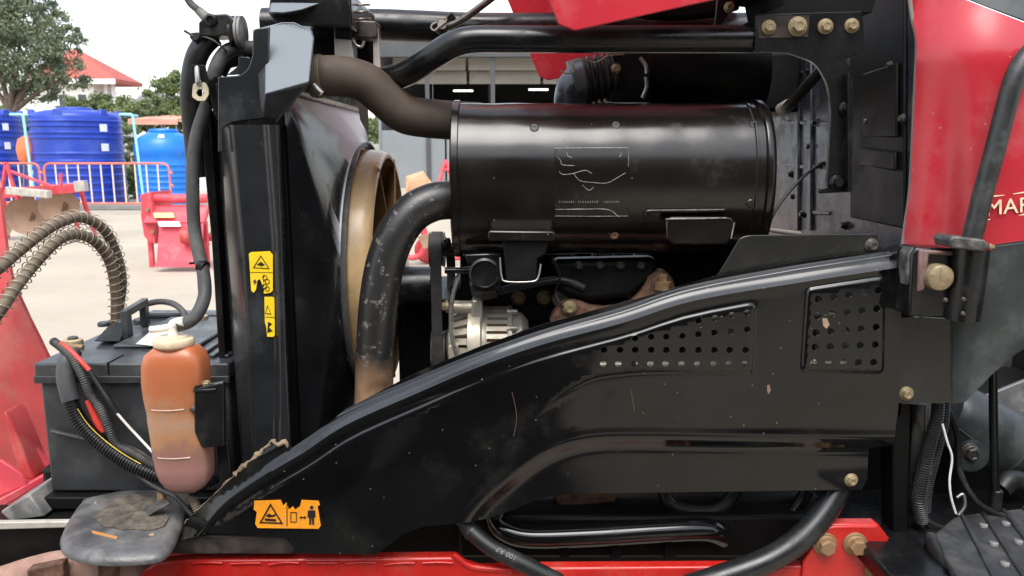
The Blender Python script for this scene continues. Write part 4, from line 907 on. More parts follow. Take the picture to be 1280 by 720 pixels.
mb_ = n.new('ShaderNodeMix'); mb_.data_type = 'RGBA'; l.new(mr.outputs[0], mb_.inputs['Factor']); l.new(ma_.outputs['Result'], mb_.inputs['A']); l.new(r2.outputs[0], mb_.inputs['B']); l.new(mb_.outputs['Result'], b.inputs['Base Color']); b.inputs['Roughness'].default_value = .36
hose('exhaust_pipe', [(580, 250, 1.41), (562, 250, 1.40), (540, 253, 1.39), (516, 266, 1.38), (496, 292, 1.37), (482, 328, 1.365), (474, 372, 1.36), (470, 420, 1.36), (468, 470, 1.36), (466, 540, 1.37)], 24, M_exh, T, 28, 8, 'black exhaust elbow turning rusty at its foot')

# ---------------------------------------------------------------- engine
box('front_cover', (-.25, 1.68, .45), (-.126, 2.02, .93), M_matt, T, .01)
box('engine_block', (-.125, 1.56, .50), (.62, 2.02, .985), M_matt, T, .01)
box('cylinder_head', (-.10, 1.54, .987), (.56, 1.95, 1.055), M_matt, T, .012)
box('oil_pan', (-.10, 1.42, .42), (.60, 1.9, .60), M_matt, T, .02)
for u, v, me, Y in ((648, 373, B_RUST, 1.532), (680, 372, B_ZINC, 1.532), (712, 385, B_ZINC, 1.424)): bolt(u, v, Y, 9, T, me)
lathe('manifold_stud', [(.016, 0), (.016, -.02), (.012, -.024), (.012, -.034)], P(700, 372, 1.53), M_steel, T, 'Y', 18)
prism('exhaust_manifold', [P(u, v, 1.43) for u, v in ((686, 406), (692, 392), (699, 383), (712, 375), (727, 378), (738, 383), (756, 386), (776, 383), (790, 378), (799, 368), (806, 358), (811, 347), (821, 339), (832, 338), (841, 348), (846, 362), (848, 390), (800, 420))], (0, .04, 0), M_rust, T, .009)
prism('manifold_flange', [P(u, v, 1.424) for u, v in ((812, 372), (815, 350), (823, 344), (836, 346), (842, 356), (843, 380))], (0, .008, 0), M_rust, T, .003)
nb = lathe('stud_nut', [(.015, 0), (.015, .014), (.008, .016), (.008, .026), (.005, .028)], P(829, 362, 1.415), M_rustbolt, T, 'Z', 6)
box('head_shield', (P(575, 330, 1.535).x, 1.535, Zat(400, 1.535)), (P(722, 330, 1.535).x, 1.557, Zat(318, 1.535)), M_matt, T, .004)
prism('intake_pipe', [P(690, 325, 1.44), P(822, 322, 1.44), P(822, 345, 1.44), P(790, 372, 1.44), P(735, 378, 1.44), P(700, 368, 1.44)], (0, .05, 0), M_matt, T, .012)
for k in range(4):
    u = 716 + 26 * k; hose('injector_pipe', [(u, 318, 1.50), (u + 4, 338, 1.47), (u + 16, 350, 1.455), (u + 18, 372, 1.46)], 2.6, M_steel if k % 2 else M_zincdark, T, 8)
    bolt(u + 8, 332, 1.432, 5, T, B_DARK)
hose('breather_hose', [(585, 330, 1.47), (612, 362, 1.45), (650, 358, 1.44), (700, 350, 1.44), (730, 360, 1.44)], 5, M_rubber, T, 12)
hose('sensor_wire', [(690, 322, 1.40), (700, 345, 1.42), (694, 366, 1.44), (704, 384, 1.42)], 1.6, M_rubber, T, 8)
prism('lifting_eye', [P(u, v, 1.43) for u, v in ((586, 352), (600, 348), (616, 356), (622, 372), (604, 376), (590, 370))], (0, .01, 0), M_zincdark, T, .003)
# water pump pulley and belt
xp = -.175
lathe('pump_pulley', [(.018, -.235), (.038, -.235), (.040, -.225), (.040, -.165), (.034, -.160), (.018, -.160)], (0, 1.60, Zat(357, 1.60)), M_black, T, 'X', 36, 'black water pump pulley')
lathe('pump_shaft', [(.024, -.29), (.028, -.285), (.028, -.262), (.018, -.26), (.018, -.232)], (0, 1.60, Zat(358, 1.60)), M_rustbolt, T, 'X', 20)
by = 1.50; ctr = [(by, Zat(312, by), .035), (by + .01, Zat(438, by), .040), (1.70, .60, .075), (1.78, Zat(345, 1.78), .06)]
hull = []
for y_, z_, r_ in ctr:
    for k in range(24): hull.append((y_ + r_ * math.cos(2 * math.pi * k / 24), z_ + r_ * math.sin(2 * math.pi * k / 24)))
hs_ = sorted(set(hull))
def half(pts):
    o = []
    for p in pts:
        while len(o) > 1 and (o[-1][0] - o[-2][0]) * (p[1] - o[-2][1]) - (o[-1][1] - o[-2][1]) * (p[0] - o[-2][0]) <= 0: o.pop()
        o.append(p)
    return o
hl = half(hs_)[:-1] + half(hs_[::-1])[:-1]; xb = P(548, 400, by).x
n_ = len(hl); V = [Vector((xb + dx, y_, z_)) for dx in (-.010, .010) for y_, z_ in hl]
link('fan_belt', pymesh('fan_belt', V, [(i, (i + 1) % n_, n_ + (i + 1) % n_, n_ + i) for i in range(n_)]), M_rubgrey, T, 'grey rubber fan belt', solid=.008, smooth=60)
for y_, z_, r_ in ctr[:2]: lathe('belt_pulley', [(.01, -.014), (r_ * .98, -.014), (r_ * .80, -.004), (r_ * .80, .004), (r_ * .98, .014), (.01, .014)], (xb, y_, z_), M_steel, T, 'X', 30)
link('belt_tensioner', tube_mesh('belt_tensioner', [P(553, 312, 1.47), P(572, 312, 1.47)], .013, 12), M_black, T); bolt(560, 305, 1.455, 8, T, B_BLK, (0, 0, R(-70)))
hose('adjuster_rod', [(556, 338, 1.44), (578, 338, 1.44), (590, 337, 1.44)], 4, M_black, T, 10, 3)
hose('adjuster_strap', [(573, 348, 1.42), (567, 365, 1.42), (564, 385, 1.42), (564, 410, 1.42), (567, 430, 1.42), (575, 455, 1.42)], 3.0, M_steel, T, 8)
# alternator
aY = 1.495; az = Zat(429, aY)
xa = lambda u: P(u, 420, aY).x
alt = lathe('alternator', [(.02, xa(564)), (.045, xa(566)), (.054, xa(570)), (.056, xa(576)), (.056, xa(590))], (0, aY, az), mat('dark_windings', (.05, .04, .032), .6), T, 'X', 40, 'cast aluminium alternator with slotted housing')
for k in range(22):
    a = 2 * math.pi * k / 22; d = Vector((0, math.cos(a), math.sin(a))); s = Vector((0, -d.z, d.y)); c0 = Vector((xa(566), aY, az)) + d * .046; c1 = Vector((xa(588), aY, az)) + d * .060
    prism('vent_rib', [c0 - s * .006, c0 + s * .006, c0 + s * .006 + d * .012, c0 - s * .006 + d * .012], c1 - c0, M_alu, alt, 0)
lathe('front_hub', [(.014, xa(558)), (.030, xa(560)), (.048, xa(563)), (.050, xa(567)), (.03, xa(569))], (0, aY, az), M_alu, alt, 'X', 32)
lathe('stator_ring', [(.074, xa(586)), (.084, xa(587)), (.084, xa(602)), (.074, xa(604))], (0, aY, az), M_alu, alt, 'X', 40)
lathe('windings', [(.05, xa(602)), (.062, xa(604)), (.062, xa(636)), (.05, xa(640))], (0, aY, az), mat('copper_windings', (.20, .065, .035), .5, .4), alt, 'X', 32)
for k in range(30):
    a = 2 * math.pi * k / 30; d = Vector((0, math.cos(a), math.sin(a))); s = Vector((0, -d.z, d.y)); c = Vector((xa(604), aY, az)) + d * .060
    prism('vent_rib', [c - s * .0045, c + s * .0045, c + s * .0045 + d * .012, c - s * .0045 + d * .012], (xa(637) - xa(604), 0, 0), M_alu, alt, 0)
lathe('rear_cover', [(.072, xa(634)), (.074, xa(636)), (.072, xa(640)), (.062, xa(641)), (.060, xa(652)), (.045, xa(660)), (.01, xa(662))], (0, aY, az), M_alu, alt, 'X', 36)
lathe('front_band', [(.071, xa(602.5)), (.0735, xa(604)), (.0735, xa(608)), (.071, xa(610))], (0, aY, az), M_alu, alt, 'X', 36)
pe = P(578, 384, 1.455); lathe('mounting_ear', [(.010, -.022), (.0125, -.02), (.0125, .02), (.010, .022)], pe, M_alu, alt, 'X', 20)
prism('mounting_lug', [P(589, 375, 1.44), P(603, 374, 1.44), P(604, 436, 1.44), P(590, 440, 1.44)], (0, .05, 0), M_alu, alt, .004)
prism('mounting_lug', [P(560, 432, 1.42), P(572, 430, 1.42), P(574, 450, 1.42), P(560, 452, 1.42)], (0, .04, 0), M_alu, alt, .003)
bolt(558, 383, 1.45, 8, alt, B_ZINC, (0, 0, R(-80)))
for a in (1.9, 2.5, 3.0): lathe('housing_bolt', [(.006, xa(634)), (.006, xa(645)), (.004, xa(647))], (0, aY + .071 * math.cos(a), az + .071 * math.sin(a)), M_steel, alt, 'X', 8)

# ---------------------------------------------------------------- frame tubes above the engine, air cleaner
hose('hood_frame_tube', [(330, 30, 1.80), (455, 31, 1.80), (520, 33, 1.80), (600, 36, 1.80), (760, 36, 1.80), (940, 36, 1.80)], 18.5, M_black, T, 24)
hose('grab_tube', [(470, 100, 1.52), (488, 98, 1.50), (512, 90, 1.46), (542, 70, 1.42), (568, 55, 1.40), (592, 49.5, 1.395), (640, 49, 1.39), (760, 49, 1.385), (860, 49, 1.38), (955, 49, 1.375)], 15.5, M_black, T, 24, 8)
link('grab_weld', tube_mesh('grab_weld', [P(470, 101, 1.52), P(498, 96, 1.49)], .010, 12), M_black, T)
st_ = hose('gas_strut', [(552, 36, 1.70), (574, 27, 1.70), (600, 9, 1.72), (640, -22, 1.75)], 4.2, M_zincdark, T, 12, 4)
prism('strut_clevis', [P(543, 38, 1.70), P(564, 15, 1.70), P(573, 26, 1.70), P(553, 45, 1.70)], (0, .012, 0), M_black, st_, .001)
lathe('clevis_pin', [(.0095, -.008), (.0095, .02)], P(553, 31, 1.695), M_pale, st_, 'Y', 14)
hose('cotter_pin', [(546, 28, 1.685), (541, 30, 1.685), (539, 35, 1.685), (543, 38, 1.685), (547, 35, 1.685), (552, 31, 1.685), (558, 26, 1.685), (557, 21, 1.685)], 1.1, M_pale, st_, 6, 5)
# radiator top brackets, spring latch
prism('front_cowl_stub', [P(337, -12, 1.45), P(335, 17, 1.45), P(342, 27, 1.45), P(352, 31, 1.45), P(440, 34, 1.45), P(438, -12, 1.45)], (0, .25, 0), M_black, T, .004)
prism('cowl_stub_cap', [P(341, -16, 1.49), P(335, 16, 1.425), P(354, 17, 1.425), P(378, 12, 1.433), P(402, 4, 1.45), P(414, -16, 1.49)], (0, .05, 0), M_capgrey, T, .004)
prism('latch_post', [P(416, -12, 1.50), P(433, -12, 1.50), P(438, 15, 1.50), P(441, 76, 1.50), P(418, 74, 1.50)], (0, .05, 0), M_black, T, .003)
prism('radiator_bracket', [P(418, 48, 1.49), P(439, 50, 1.49), P(444, 82, 1.49), P(446, 110, 1.49), P(419, 100, 1.49)], (0, .004, 0), M_pale, T, .001)
prism('radiator_bracket', [P(466, 30, 1.53), P(473, 35, 1.53), P(476, 88, 1.53), P(476, 120, 1.53), P(467, 110, 1.53)], (0, .004, 0), M_pale, T, .001)
prism('radiator_bracket', [P(445, 112, 1.52), P(459, 116, 1.52), P(461, 170, 1.52), P(450, 150, 1.52)], (0, .004, 0), M_pale, T, .001)
prism('latch_plate', [P(433, 24, 1.52), P(470, 26, 1.52), P(472, 46, 1.52), P(464, 48, 1.52), P(441, 46, 1.52), P(434, 36, 1.52)], (0, .05, 0), M_zincdark, T, .003)
coil('latch_spring', [P(450, -14, 1.54), P(451, 28, 1.54)], 11 * px(1.54), .0125, .0017, M_steel, T, 8, 18, 'coil spring of the hood latch')
hose('latch_hook', [(441, 50, 1.50), (446, 57, 1.50), (452, 58, 1.50), (455, 51, 1.50)], 1.8, M_steel, T, 8)
plate('radiator_baffle', [(386, 34), (420, 30), (468, 34), (468, 120), (440, 118), (386, 112)], 1.62, .01, M_matt, T, .001)
# intake bellows and air cleaner
ic = [(690, 108, 1.60), (706, 104, 1.60), (720, 102, 1.60), (740, 99, 1.60)]
hose('intake_elbow', [(718, 165, 1.60, 22), (717, 140, 1.60, 23), (718, 120, 1.60, 24), (724, 108, 1.60, 25), (736, 103, 1.60, 26)], 26, M_capgrey, T, 24, 6)
link('intake_clamp', tube_mesh('intake_clamp', [P(716, 107, 1.60), P(733, 102, 1.60)], 29.5 * px(1.6), 28), mat('clamp_grey', (.10, .11, .12), .35, .6), T, bevel=.001)
path, L = resample(pix_path([(730, 103, 1.60), (745, 100, 1.60), (760, 98, 1.60), (772, 96, 1.60)], 8), .0022)
rad = [(30 if (i % 6) < 3 else 25.5) * px(1.6) for i in range(len(path))]
link('intake_bellows', tube_mesh('intake_bellows', path, rad, 28), M_rubber, T, 'black ribbed air intake hose', smooth=50)
lathe('air_cleaner', [(.05, P(790, 90, 1.7).x), (.088, P(792, 90, 1.7).x), (.092, P(800, 90, 1.7).x), (.092, P(935, 90, 1.7).x), (.08, P(950, 90, 1.7).x), (.03, P(955, 90, 1.7).x)], (0, 1.70, Zat(92, 1.70)), M_matt, T, 'X', 40)
box('air_cleaner_bracket', (P(764, 70, 1.56).x, 1.56, Zat(128, 1.56)), (P(815, 70, 1.56).x, 1.62, Zat(66, 1.56)), M_matt, T, .004)
bolt(770, 86, 1.555, 6.5, T)
for k, (a, b) in enumerate((((800, 72), (808, 92)), ((807, 96), (803, 122)))): hose('hose_clip', [(a[0], a[1], 1.54), ((a[0] + b[0]) / 2 + 3, (a[1] + b[1]) / 2, 1.54), (b[0], b[1], 1.54)], 2.4, M_steel, T, 8, 4)
hose('clip_wire', [(700, 88, 1.56), (709, 92, 1.55), (718, 88, 1.55), (716, 79, 1.55), (726, 75, 1.55), (745, 78, 1.55), (760, 70, 1.55), (780, 68, 1.56)], .9, M_zinc, T, 6)
box('cab_crossbar', (P(800, 80, 1.85).x, 1.85, Zat(140, 1.85)), (.66, 2.1, Zat(64, 1.85)), M_matt, T, .01)

# ---------------------------------------------------------------- opened hood
Yn, Yf = 1.30, 2.20
def hoodpts(Y):
    C = P(703, 42, Yn); dl = (P(686, 0, Yn) - C).normalized(); dr = (P(893, 0, Yn) - C).normalized(); C = Vector((C.x, Y, C.z))
    return C, dl, dr
def side(Y, th):
    C, dl, dr = hoodpts(Y)
    V = [C + dr * .02, C + dl * .015, C + dl * .5, C + dl * 1.05, C + dl * 1.12 + dr * .10, C + dl * 1.0 + dr * .36, C + dl * .5 + dr * .40, C + dr * .40 + dl * .04, C + dr * .33]
    return prism('hood_side', V, (0, th, 0), M_red, hood, .004)
hood = thing('hood', '', '', (P(703, 42, Yn).x, YC, 1.43)); del hood['label']; del hood['category']
hood.parent = T; hood.location = WLOC[hood] - WLOC[T]
side(Yn, .004); side(Yf, -.004)
C, dl, dr = hoodpts(Yn + .006); rows = []
for s in np.linspace(.05, 1.0, 8):
    rows.append([C + dl * s + dr * (.395 + .05 * math.sin(math.pi * q) - .03 * s * s) + Vector((0, (Yf - Yn - .012) * q, 0)) for q in np.linspace(0, 1, 11)])
loft('hood_top', rows, M_red, hood, solid=.004, smooth=60)
C, dl, dr = hoodpts(Yn + .02)
prism('hood_stay', [C + dr * .10 + dl * .05, C + dr * .34 + dl * .05, C + dr * .34 + dl * .09, C + dr * .10 + dl * .09], (0, .03, 0), M_black, hood, .003)
hose('hood_inner_frame', [(740, -6, 1.7), (790, 10, 1.7), (850, 14, 1.7), (905, 8, 1.7)], 11, M_matt, hood, 14)

# ---------------------------------------------------------------- firewall
XF = .665
def FW(u, v, dx=0.):
    d = ray(u, v); t = (XF - dx) / d.x; return Vector((XF - dx, d.y * t, CAM_H + d.z * t))
def yz(name, pts, dx, m, parent, th=.004, bevel=.0015): return prism(name, [FW(u, v, dx) for u, v in pts], (th, 0, 0), m, parent, bevel)
zlo, zhi = .80, 1.62
fw = prism('firewall', [Vector((XF, 1.30, zlo)), Vector((XF, 2.25, zlo)), Vector((XF, 2.25, zhi)), Vector((XF, 1.30, zhi))], (.004, 0, 0), M_fire, T, 0, 'dusty blue black firewall sheet')
for u in (992, 1008): yz('pressed_rib', [(u, 72), (u + 5, 72), (u + 5, 288), (u, 288)], .007, M_fire, fw, .007, .002)
for v in (150, 205, 262): yz('pressed_rib', [(976, v), (1036, v + 2), (1036, v + 7), (976, v + 5)], .004, M_fire, fw, .004, .002)
yz('access_plate', [(1062, -10), (1130, -10), (1130, 286), (1062, 272)], .008, M_matt, fw, .006, .003); yz('access_plate', [(1078, 92), (1120, 78), (1120, 172), (1078, 170)], .015, M_matt, fw, .006, .006)
yz('access_plate', [(1074, 184), (1118, 190), (1118, 214), (1074, 206)], .016, M_matt, fw, .006, .003)
for u, v in ((987, 74), (1000, 92), (1012, 89), (1019, 153), (1012, 183), (1026, 207), (989, 218), (1004, 268), (1056, 282), (992, 246)):
    inst('bolt', B_BLK, FW(u, v, .004), fw, (0, 0, R(-90)), .0085)
for u, v in ((1112, 82), (1128, 148), (1084, 152)): inst('clip', B_DARK, FW(u, v, .012), fw, (0, 0, R(-90)), .008)
hose('cable_end', [(1080, 150, 1.48), (1090, 148, 1.47), (1096, 140, 1.46)], 1.3, M_zinc, T, 6)
hose('support_strut', [(978, 136, 1.74), (990, 128, 1.70), (1028, 86, 1.62)], 6.5, M_rubber, T, 14, 4)
link('strut_end', tube_mesh('strut_end', [P(976, 137, 1.745), P(986, 131, 1.715)], .013, 12), M_pale, T)
hose('thin_cable', [(1030, 203, 1.45), (1010, 216, 1.42), (988, 238, 1.40), (970, 262, 1.385), (958, 286, 1.38)], 1.9, M_rubber, T, 8)
hose('pale_tube', [(940, 284, 1.50), (975, 289, 1.50), (1000, 292, 1.50)], 3, M_pale, T, 8)
# right hand frame bracket
fb = plate('frame_bracket', [(946, 18, 3), (1078, 14, 3), (1082, 64), (1056, 74, 6), (1066, 98, 10), (1064, 240, 2), (1024, 242, 2), (1025, 236), (1034, 234), (1039, 140), (1036, 106, 14), (1020, 78, 12), (985, 66), (944, 64)], 1.345, .010, M_black, T, .002, label='black frame bracket with a row of yellow bolts')
plate('bracket_fold', [(1060, 90, 4), (1067, 100, 4), (1065, 240), (1060, 240)], 1.325, .02, M_black, fb, .002)
plate('rust_patch', [(946, 20), (1012, 19), (1010, 46), (948, 48)], 1.3436, .001, mat('rusty_paint', (.012, .008, .006), .45, dust=(.07, .032, .016), damt=.42, dscale=30), fb, 0)
for u, v, r_ in ((961, 34, 9), (997, 33, 12), (1032, 33, 9.5), (1065, 32, 9)): bolt(u, v, 1.342, r_, fb)
bolt(1057, 135, 1.34, 8, fb, B_BLK); bolt(1046, 228, 1.34, 9, fb, B_BLK)
prism('upper_box', [P(950, -20, 1.36), P(975, -18, 1.36), P(980, 8, 1.36), P(968, 12, 1.36), P(952, 18, 1.36), P(1090, 16, 1.36), P(1100, -20, 1.36)], (0, .2, 0), M_matt, T, .004)
plate('hinge_plate', [(898, -14), (928, -14), (924, 12), (912, 16), (899, 34), (893, 34)], 1.50, .01, M_black, T, .002); bolt(912, 9, 1.49, 7, T)
plate('dash_side', [(1066, 0), (1138, 0), (1142, 60), (1130, 316), (1068, 300)], 1.60, .05, M_matt, T, .002)

# ---------------------------------------------------------------- red cowl, grey lower cowl, badge
def cowl_Y(U, V):
    U = np.asarray(U, float); V = np.asarray(V, float); s = np.clip((U - 1126) / 160., 0, 1)
    y = 1.318 - .105 * (1 - (1 - s) ** 2.2) + .030 * sstep(80, -30, V) + .018 * np.exp(-((U - 1185 + (V - 200) * .06) / 20.) ** 2) * sstep(20, 330, V)
    return y
co = [(1134, -25), (1140, 20), (1146, 50), (1145, 90), (1143, 133), (1138, 233), (1131, 285), (1127, 316), (1160, 314), (1195, 310), (1240, 306), (1300, 298), (1360, 290), (1360, 44), (1280, 28), (1208, 0), (1160, -25)]
cow = relief('red_cowl', co, cowl_Y, M_red, T, 7, (), .003, 'faded red cowl beside the dashboard')
hose('edge_trim', [(1134, -25, 1.318), (1140, 20, 1.316), (1146, 50, 1.314), (1145, 90, 1.314), (1143, 133, 1.314), (1138, 233, 1.314), (1131, 285, 1.315), (1127, 316, 1.316)], 2.6, mat('grey_edge_trim', (.22, .19, .17), .6), cow, 8)
relief('dash_hood', [(1150, -40), (1208, -2), (1280, 25), (1360, 41), (1360, -40)], lambda U, V: cowl_Y(U, V) + .004, M_cowl, T, 8, (), .003)
def low_Y(U, V): return cowl_Y(U, np.full(np.shape(U), 306.)) + .003 + .05 * sstep(400, 520, np.asarray(V, float)) * sstep(1190, 1300, np.asarray(U, float))
relief('lower_cowl', [(1190, 313), (1240, 309), (1300, 301), (1360, 293), (1360, 395), (1300, 424), (1272, 441), (1240, 468), (1207, 502), (1188, 505), (1188, 400)], low_Y, M_cowl, T, 7, (), .003, 'dusty dark grey lower cowl')
relief('side_sheet', [(1115, 398), (1150, 396), (1205, 400), (1204, 503), (1130, 505), (1112, 500)], lambda U, V: np.full(np.shape(U), 1.262), M_tin, T, 12, (), .003)
bolt(1133, 492, 1.2605, 9, T)
plate('dark_pillar', [(1104, 318), (1140, 310), (1146, 400), (1140, 470), (1134, 720), (1118, 720), (1116, 560), (1112, 500)], 1.30, .05, M_matt, T, .003)
# badge lettering
by_ = float(cowl_Y(np.array([1258.]), np.array([258.]))[0]) - .0035
me = text_mesh('SMAR', 20.5 * px(by_, 258) * 1.30, .0006, .0, 1.02); me.materials.append(M_cream)
lo_ = P(1219, 270.5, by_ + .004); hi_ = P(1281, 265, by_ - .001); ang = math.atan2(hi_.z - lo_.z, hi_.x - lo_.x); yaw = math.atan2(hi_.y - lo_.y, hi_.x - lo_.x)
w_ = max(v.co.x for v in me.vertices) - min(v.co.x for v in me.vertices); sc_ = ((P(1281, 262, by_) - P(1214, 266, by_)).length) / w_
me.transform(Matrix.Translation(lo_) @ Matrix.Rotation(yaw, 4, 'Z') @ Matrix.Rotation(-ang, 4, 'Y') @ Matrix.Rotation(R(90), 4, 'X') @ Matrix.Diagonal((sc_, 1, 1, 1)))
link('badge_letters', me, M_cream, cow, smooth=0)
for a, b in (((1228, 275.5), (1285, 267.5)), ((1238, 246), (1285, 240))): 
    ya, yb = [float(cowl_Y(np.array([p[0]]), np.array([p[1]]))[0]) - .001 for p in (a, b)]
    link('badge_line', tube_mesh('badge_line', [P(*a, ya), P(*b, yb)], .0011, 6), M_cream, cow)

# ---------------------------------------------------------------- grab rail, clamp, big bolt
gr = hose('grab_rail', [(1300, 55, 1.19), (1282, 72, 1.185), (1268, 98, 1.18), (1256, 140, 1.18), (1243, 190, 1.18), (1228, 245, 1.185), (1214, 302, 1.19)], 11.8, mat('worn_rail', (.030, .032, .032), .4, .2, dust=(.13, .135, .13), damt=.34, dscale=22), T, 22, 8, 'worn dark steel grab rail')
prism('rail_clamp', [P(1187, 300, 1.165), P(1193, 295, 1.165), P(1232, 300, 1.165), P(1238, 307, 1.165), P(1230, 316, 1.165), P(1190, 310, 1.165)], (0, .05, 0), mat('scuffed_clamp', (.06, .06, .058), .5, .2, var=.4, vscale=60, dust=(.26, .25, .235), damt=.5, dscale=40, bump=.4, bscale=200), gr, .003)
link('rail_socket', tube_mesh('rail_socket', [P(1213, 310, 1.195), P(1208, 350, 1.197), P(1202, 398, 1.20)], [.027, .027, .026], 20), M_black, gr)
bolt(1238, 309, 1.18, 5, gr, B_RUST, (0, 0, R(60)))
hb = prism('hinge_bracket', [P(1140, 318, 1.20), P(1145, 309, 1.20), P(1194, 311, 1.20), P(1188, 330, 1.20), P(1186, 398, 1.20), P(1136, 396, 1.20)], (0, .05, 0), M_black, T, .004, 'welded hinge bracket with a big round bolt')
prism('worn_channel', [P(1150, 312, 1.194), P(1194, 315, 1.194), P(1192, 320, 1.194), P(1162, 318, 1.194), P(1157, 362, 1.194), P(1148, 366, 1.194)], (0, .010, 0), mat('rubbed_pink_primer', (.19, .105, .095), .7, var=.4, vscale=60, dust=(.14, .12, .11), damt=.5, dscale=50), hb, .003)
prism('bracket_ear', [P(1135, 317, 1.205), P(1142, 309, 1.205), P(1149, 312, 1.205), P(1147, 366, 1.205), P(1137, 366, 1.205), P(1134, 340, 1.205)], (0, .03, 0), MATS['scuffed_clamp'], hb, .003)
lathe('big_bolt', [(.020, .012), (.0205, -.004), (.0195, -.010), (.015, -.0125), (.003, -.0125)], P(1172, 346, 1.192), M_zinc, hb, 'Y', 28)
for u, v in ((1182, 375), (1205, 374), (1204, 392)): bolt(u, v, 1.176, 3, hb, B_DARK)

# ---------------------------------------------------------------- lower right: column, wiring, floor mat
box('transmission', (.60, 1.48, .35), (1.5, 2.0, .70), M_matt, T, .03)
plate('steering_column', [(1140, 505), (1158, 505), (1152, 720), (1128, 720)], 1.33, .05, M_black, T, .003)
loom('wiring_loom', [(1172, 500, 1.29), (1170, 525, 1.29), (1160, 562, 1.29), (1154, 592, 1.29), (1149, 625, 1.29), (1152, 650, 1.30)], 9, M_rubber, T)
loom('wiring_loom', [(1182, 500, 1.31), (1180, 530, 1.31), (1170, 570, 1.31), (1160, 610, 1.31), (1158, 640, 1.31)], 6, M_rubber, T, .004)
link('cable_tie', tube_mesh('cable_tie', [P(1149, 595, 1.29), P(1163, 590, 1.29)], .0035, 8), mat('tan_tie', (.42, .34, .22), .6), T)
hose('white_wire', [(1178, 530, 1.28), (1184, 552, 1.28), (1190, 572, 1.28), (1187, 600, 1.28), (1189, 622, 1.28), (1195, 642, 1.28)], 1.5, M_wirewhite, T, 8)
tk = lathe('brake_cylinder', [(.02, -.12), (.060, -.115), (.070, -.10), (.070, .03), (.074, .032), (.074, .045), (.070, .047), (.070, .10), (.060, .118), (.02, .122)], (0, 0, 0), M_cowl, T, 'X', 36)
tk.location = P(1236, 545, 1.52) - WLOC[T]; tk.rotation_euler = (0, R(28), 0)
lathe('bell_crank', [(.024, .01), (.030, 0), (.030, -.012), (.018, -.016)], P(1212, 568, 1.42), M_cowl, T, 'Y', 22); bolt(1213, 566, 1.408, 13, T, B_DARK)
prism('crank_arm', [P(1176, 530, 1.43), P(1186, 525, 1.43), P(1222, 552, 1.43), P(1228, 585, 1.43), P(1206, 592, 1.43)], (0, .012, 0), M_tin, T, .003)
hose('pedal_rod', [(1241, 455, 1.34), (1242, 540, 1.34), (1244, 610, 1.34), (1245, 636, 1.34)], 5.2, M_black, T, 12, 3)
lathe('rod_end', [(.008, .02), (.010, .018), (.010, -.02), (.008, -.025)], P(1245, 625, 1.34), M_rubber, T, 'Z', 14)
zf = G(1230, 690, .0).z; ZM = .60
mat_pts = fillet([G(u, v, ZM) for u, v in ((1168, 668), (1196, 645), (1330, 628), (1420, 760), (1240, 790))], 0)
fm = prism('floor_mat', [Vector((a, b, ZM)) for a, b in fillet([(G(u, v, ZM).x, G(u, v, ZM).y, .02) for u, v in ((1166, 668), (1194, 644), (1340, 628), (1460, 790), (1235, 800))], .02)], (0, 0, -.014), mat('floor_mat_rubber', (.020, .020, .020), .5, dust=(.10, .097, .092), damt=.42, dscale=18), T, .004, 'black ribbed rubber floor mat on the footplate')
for k in range(5):
    a, b = G(1202 + k * 26, 643 - k * 2.6, ZM + .001), G(1262 + k * 42, 760 - k * 2, ZM + .001); link('mat_rib', tube_mesh('mat_rib', [a, b], .0042, 8), MATS['floor_mat_rubber'], fm)
    for j in range(3):
        q = a.lerp(b, .15 + .22 * j) + Vector((.028, 0, 0)); lathe('mat_stud', [(.007, -.002), (.007, .003), (.004, .004)], q, M_dustgrey, fm, 'Z', 12)
box('footplate', (.60, 1.15, ZM - .05), (1.35, 1.50, ZM - .016), M_black, T, .006)
hose('mat_edge', [(1163, 672, 1.26), (1170, 690, 1.22), (1190, 712, 1.18), (1215, 740, 1.14)], 9, M_rubber, T, 12, 5)
M_greysheet = mat('scuffed_grey_sheet', (.15, .15, .155), .45, .3, var=.2, vscale=18, dust=(.42, .41, .40), damt=.4, dscale=14)
prism('fender_sheet', [P(1225, 498, 1.62), P(1300, 468, 1.62), P(1340, 470, 1.62), P(1340, 610, 1.56), P(1275, 600, 1.56), P(1270, 560, 1.60)], (0, .01, 0), M_greysheet, T, .002, 'scuffed light grey inner fender sheet')
hose('fender_bead', [(1232, 503, 1.612), (1262, 520, 1.612), (1282, 548, 1.60), (1290, 590, 1.58)], 3, M_black, T, 10)
hose('brake_boot', [(1250, 612, 1.40), (1264, 600, 1.41), (1290, 606, 1.42)], 13, M_rubber, T, 16); hose('clutch_cable', [(1180, 505, 1.33), (1196, 540, 1.36), (1200, 590, 1.36), (1222, 628, 1.34), (1260, 648, 1.33)], 4, M_rubber, T, 10)
hose('bracket_hook', [(1196, 622, 1.33), (1204, 618, 1.33), (1206, 632, 1.33), (1198, 644, 1.33)], 2, M_steel, T, 8)
hose('brake_pipe', [(1150, 646, 1.32), (1180, 662, 1.32), (1230, 650, 1.36), (1262, 640, 1.40)], 6, M_rubber, T, 12)

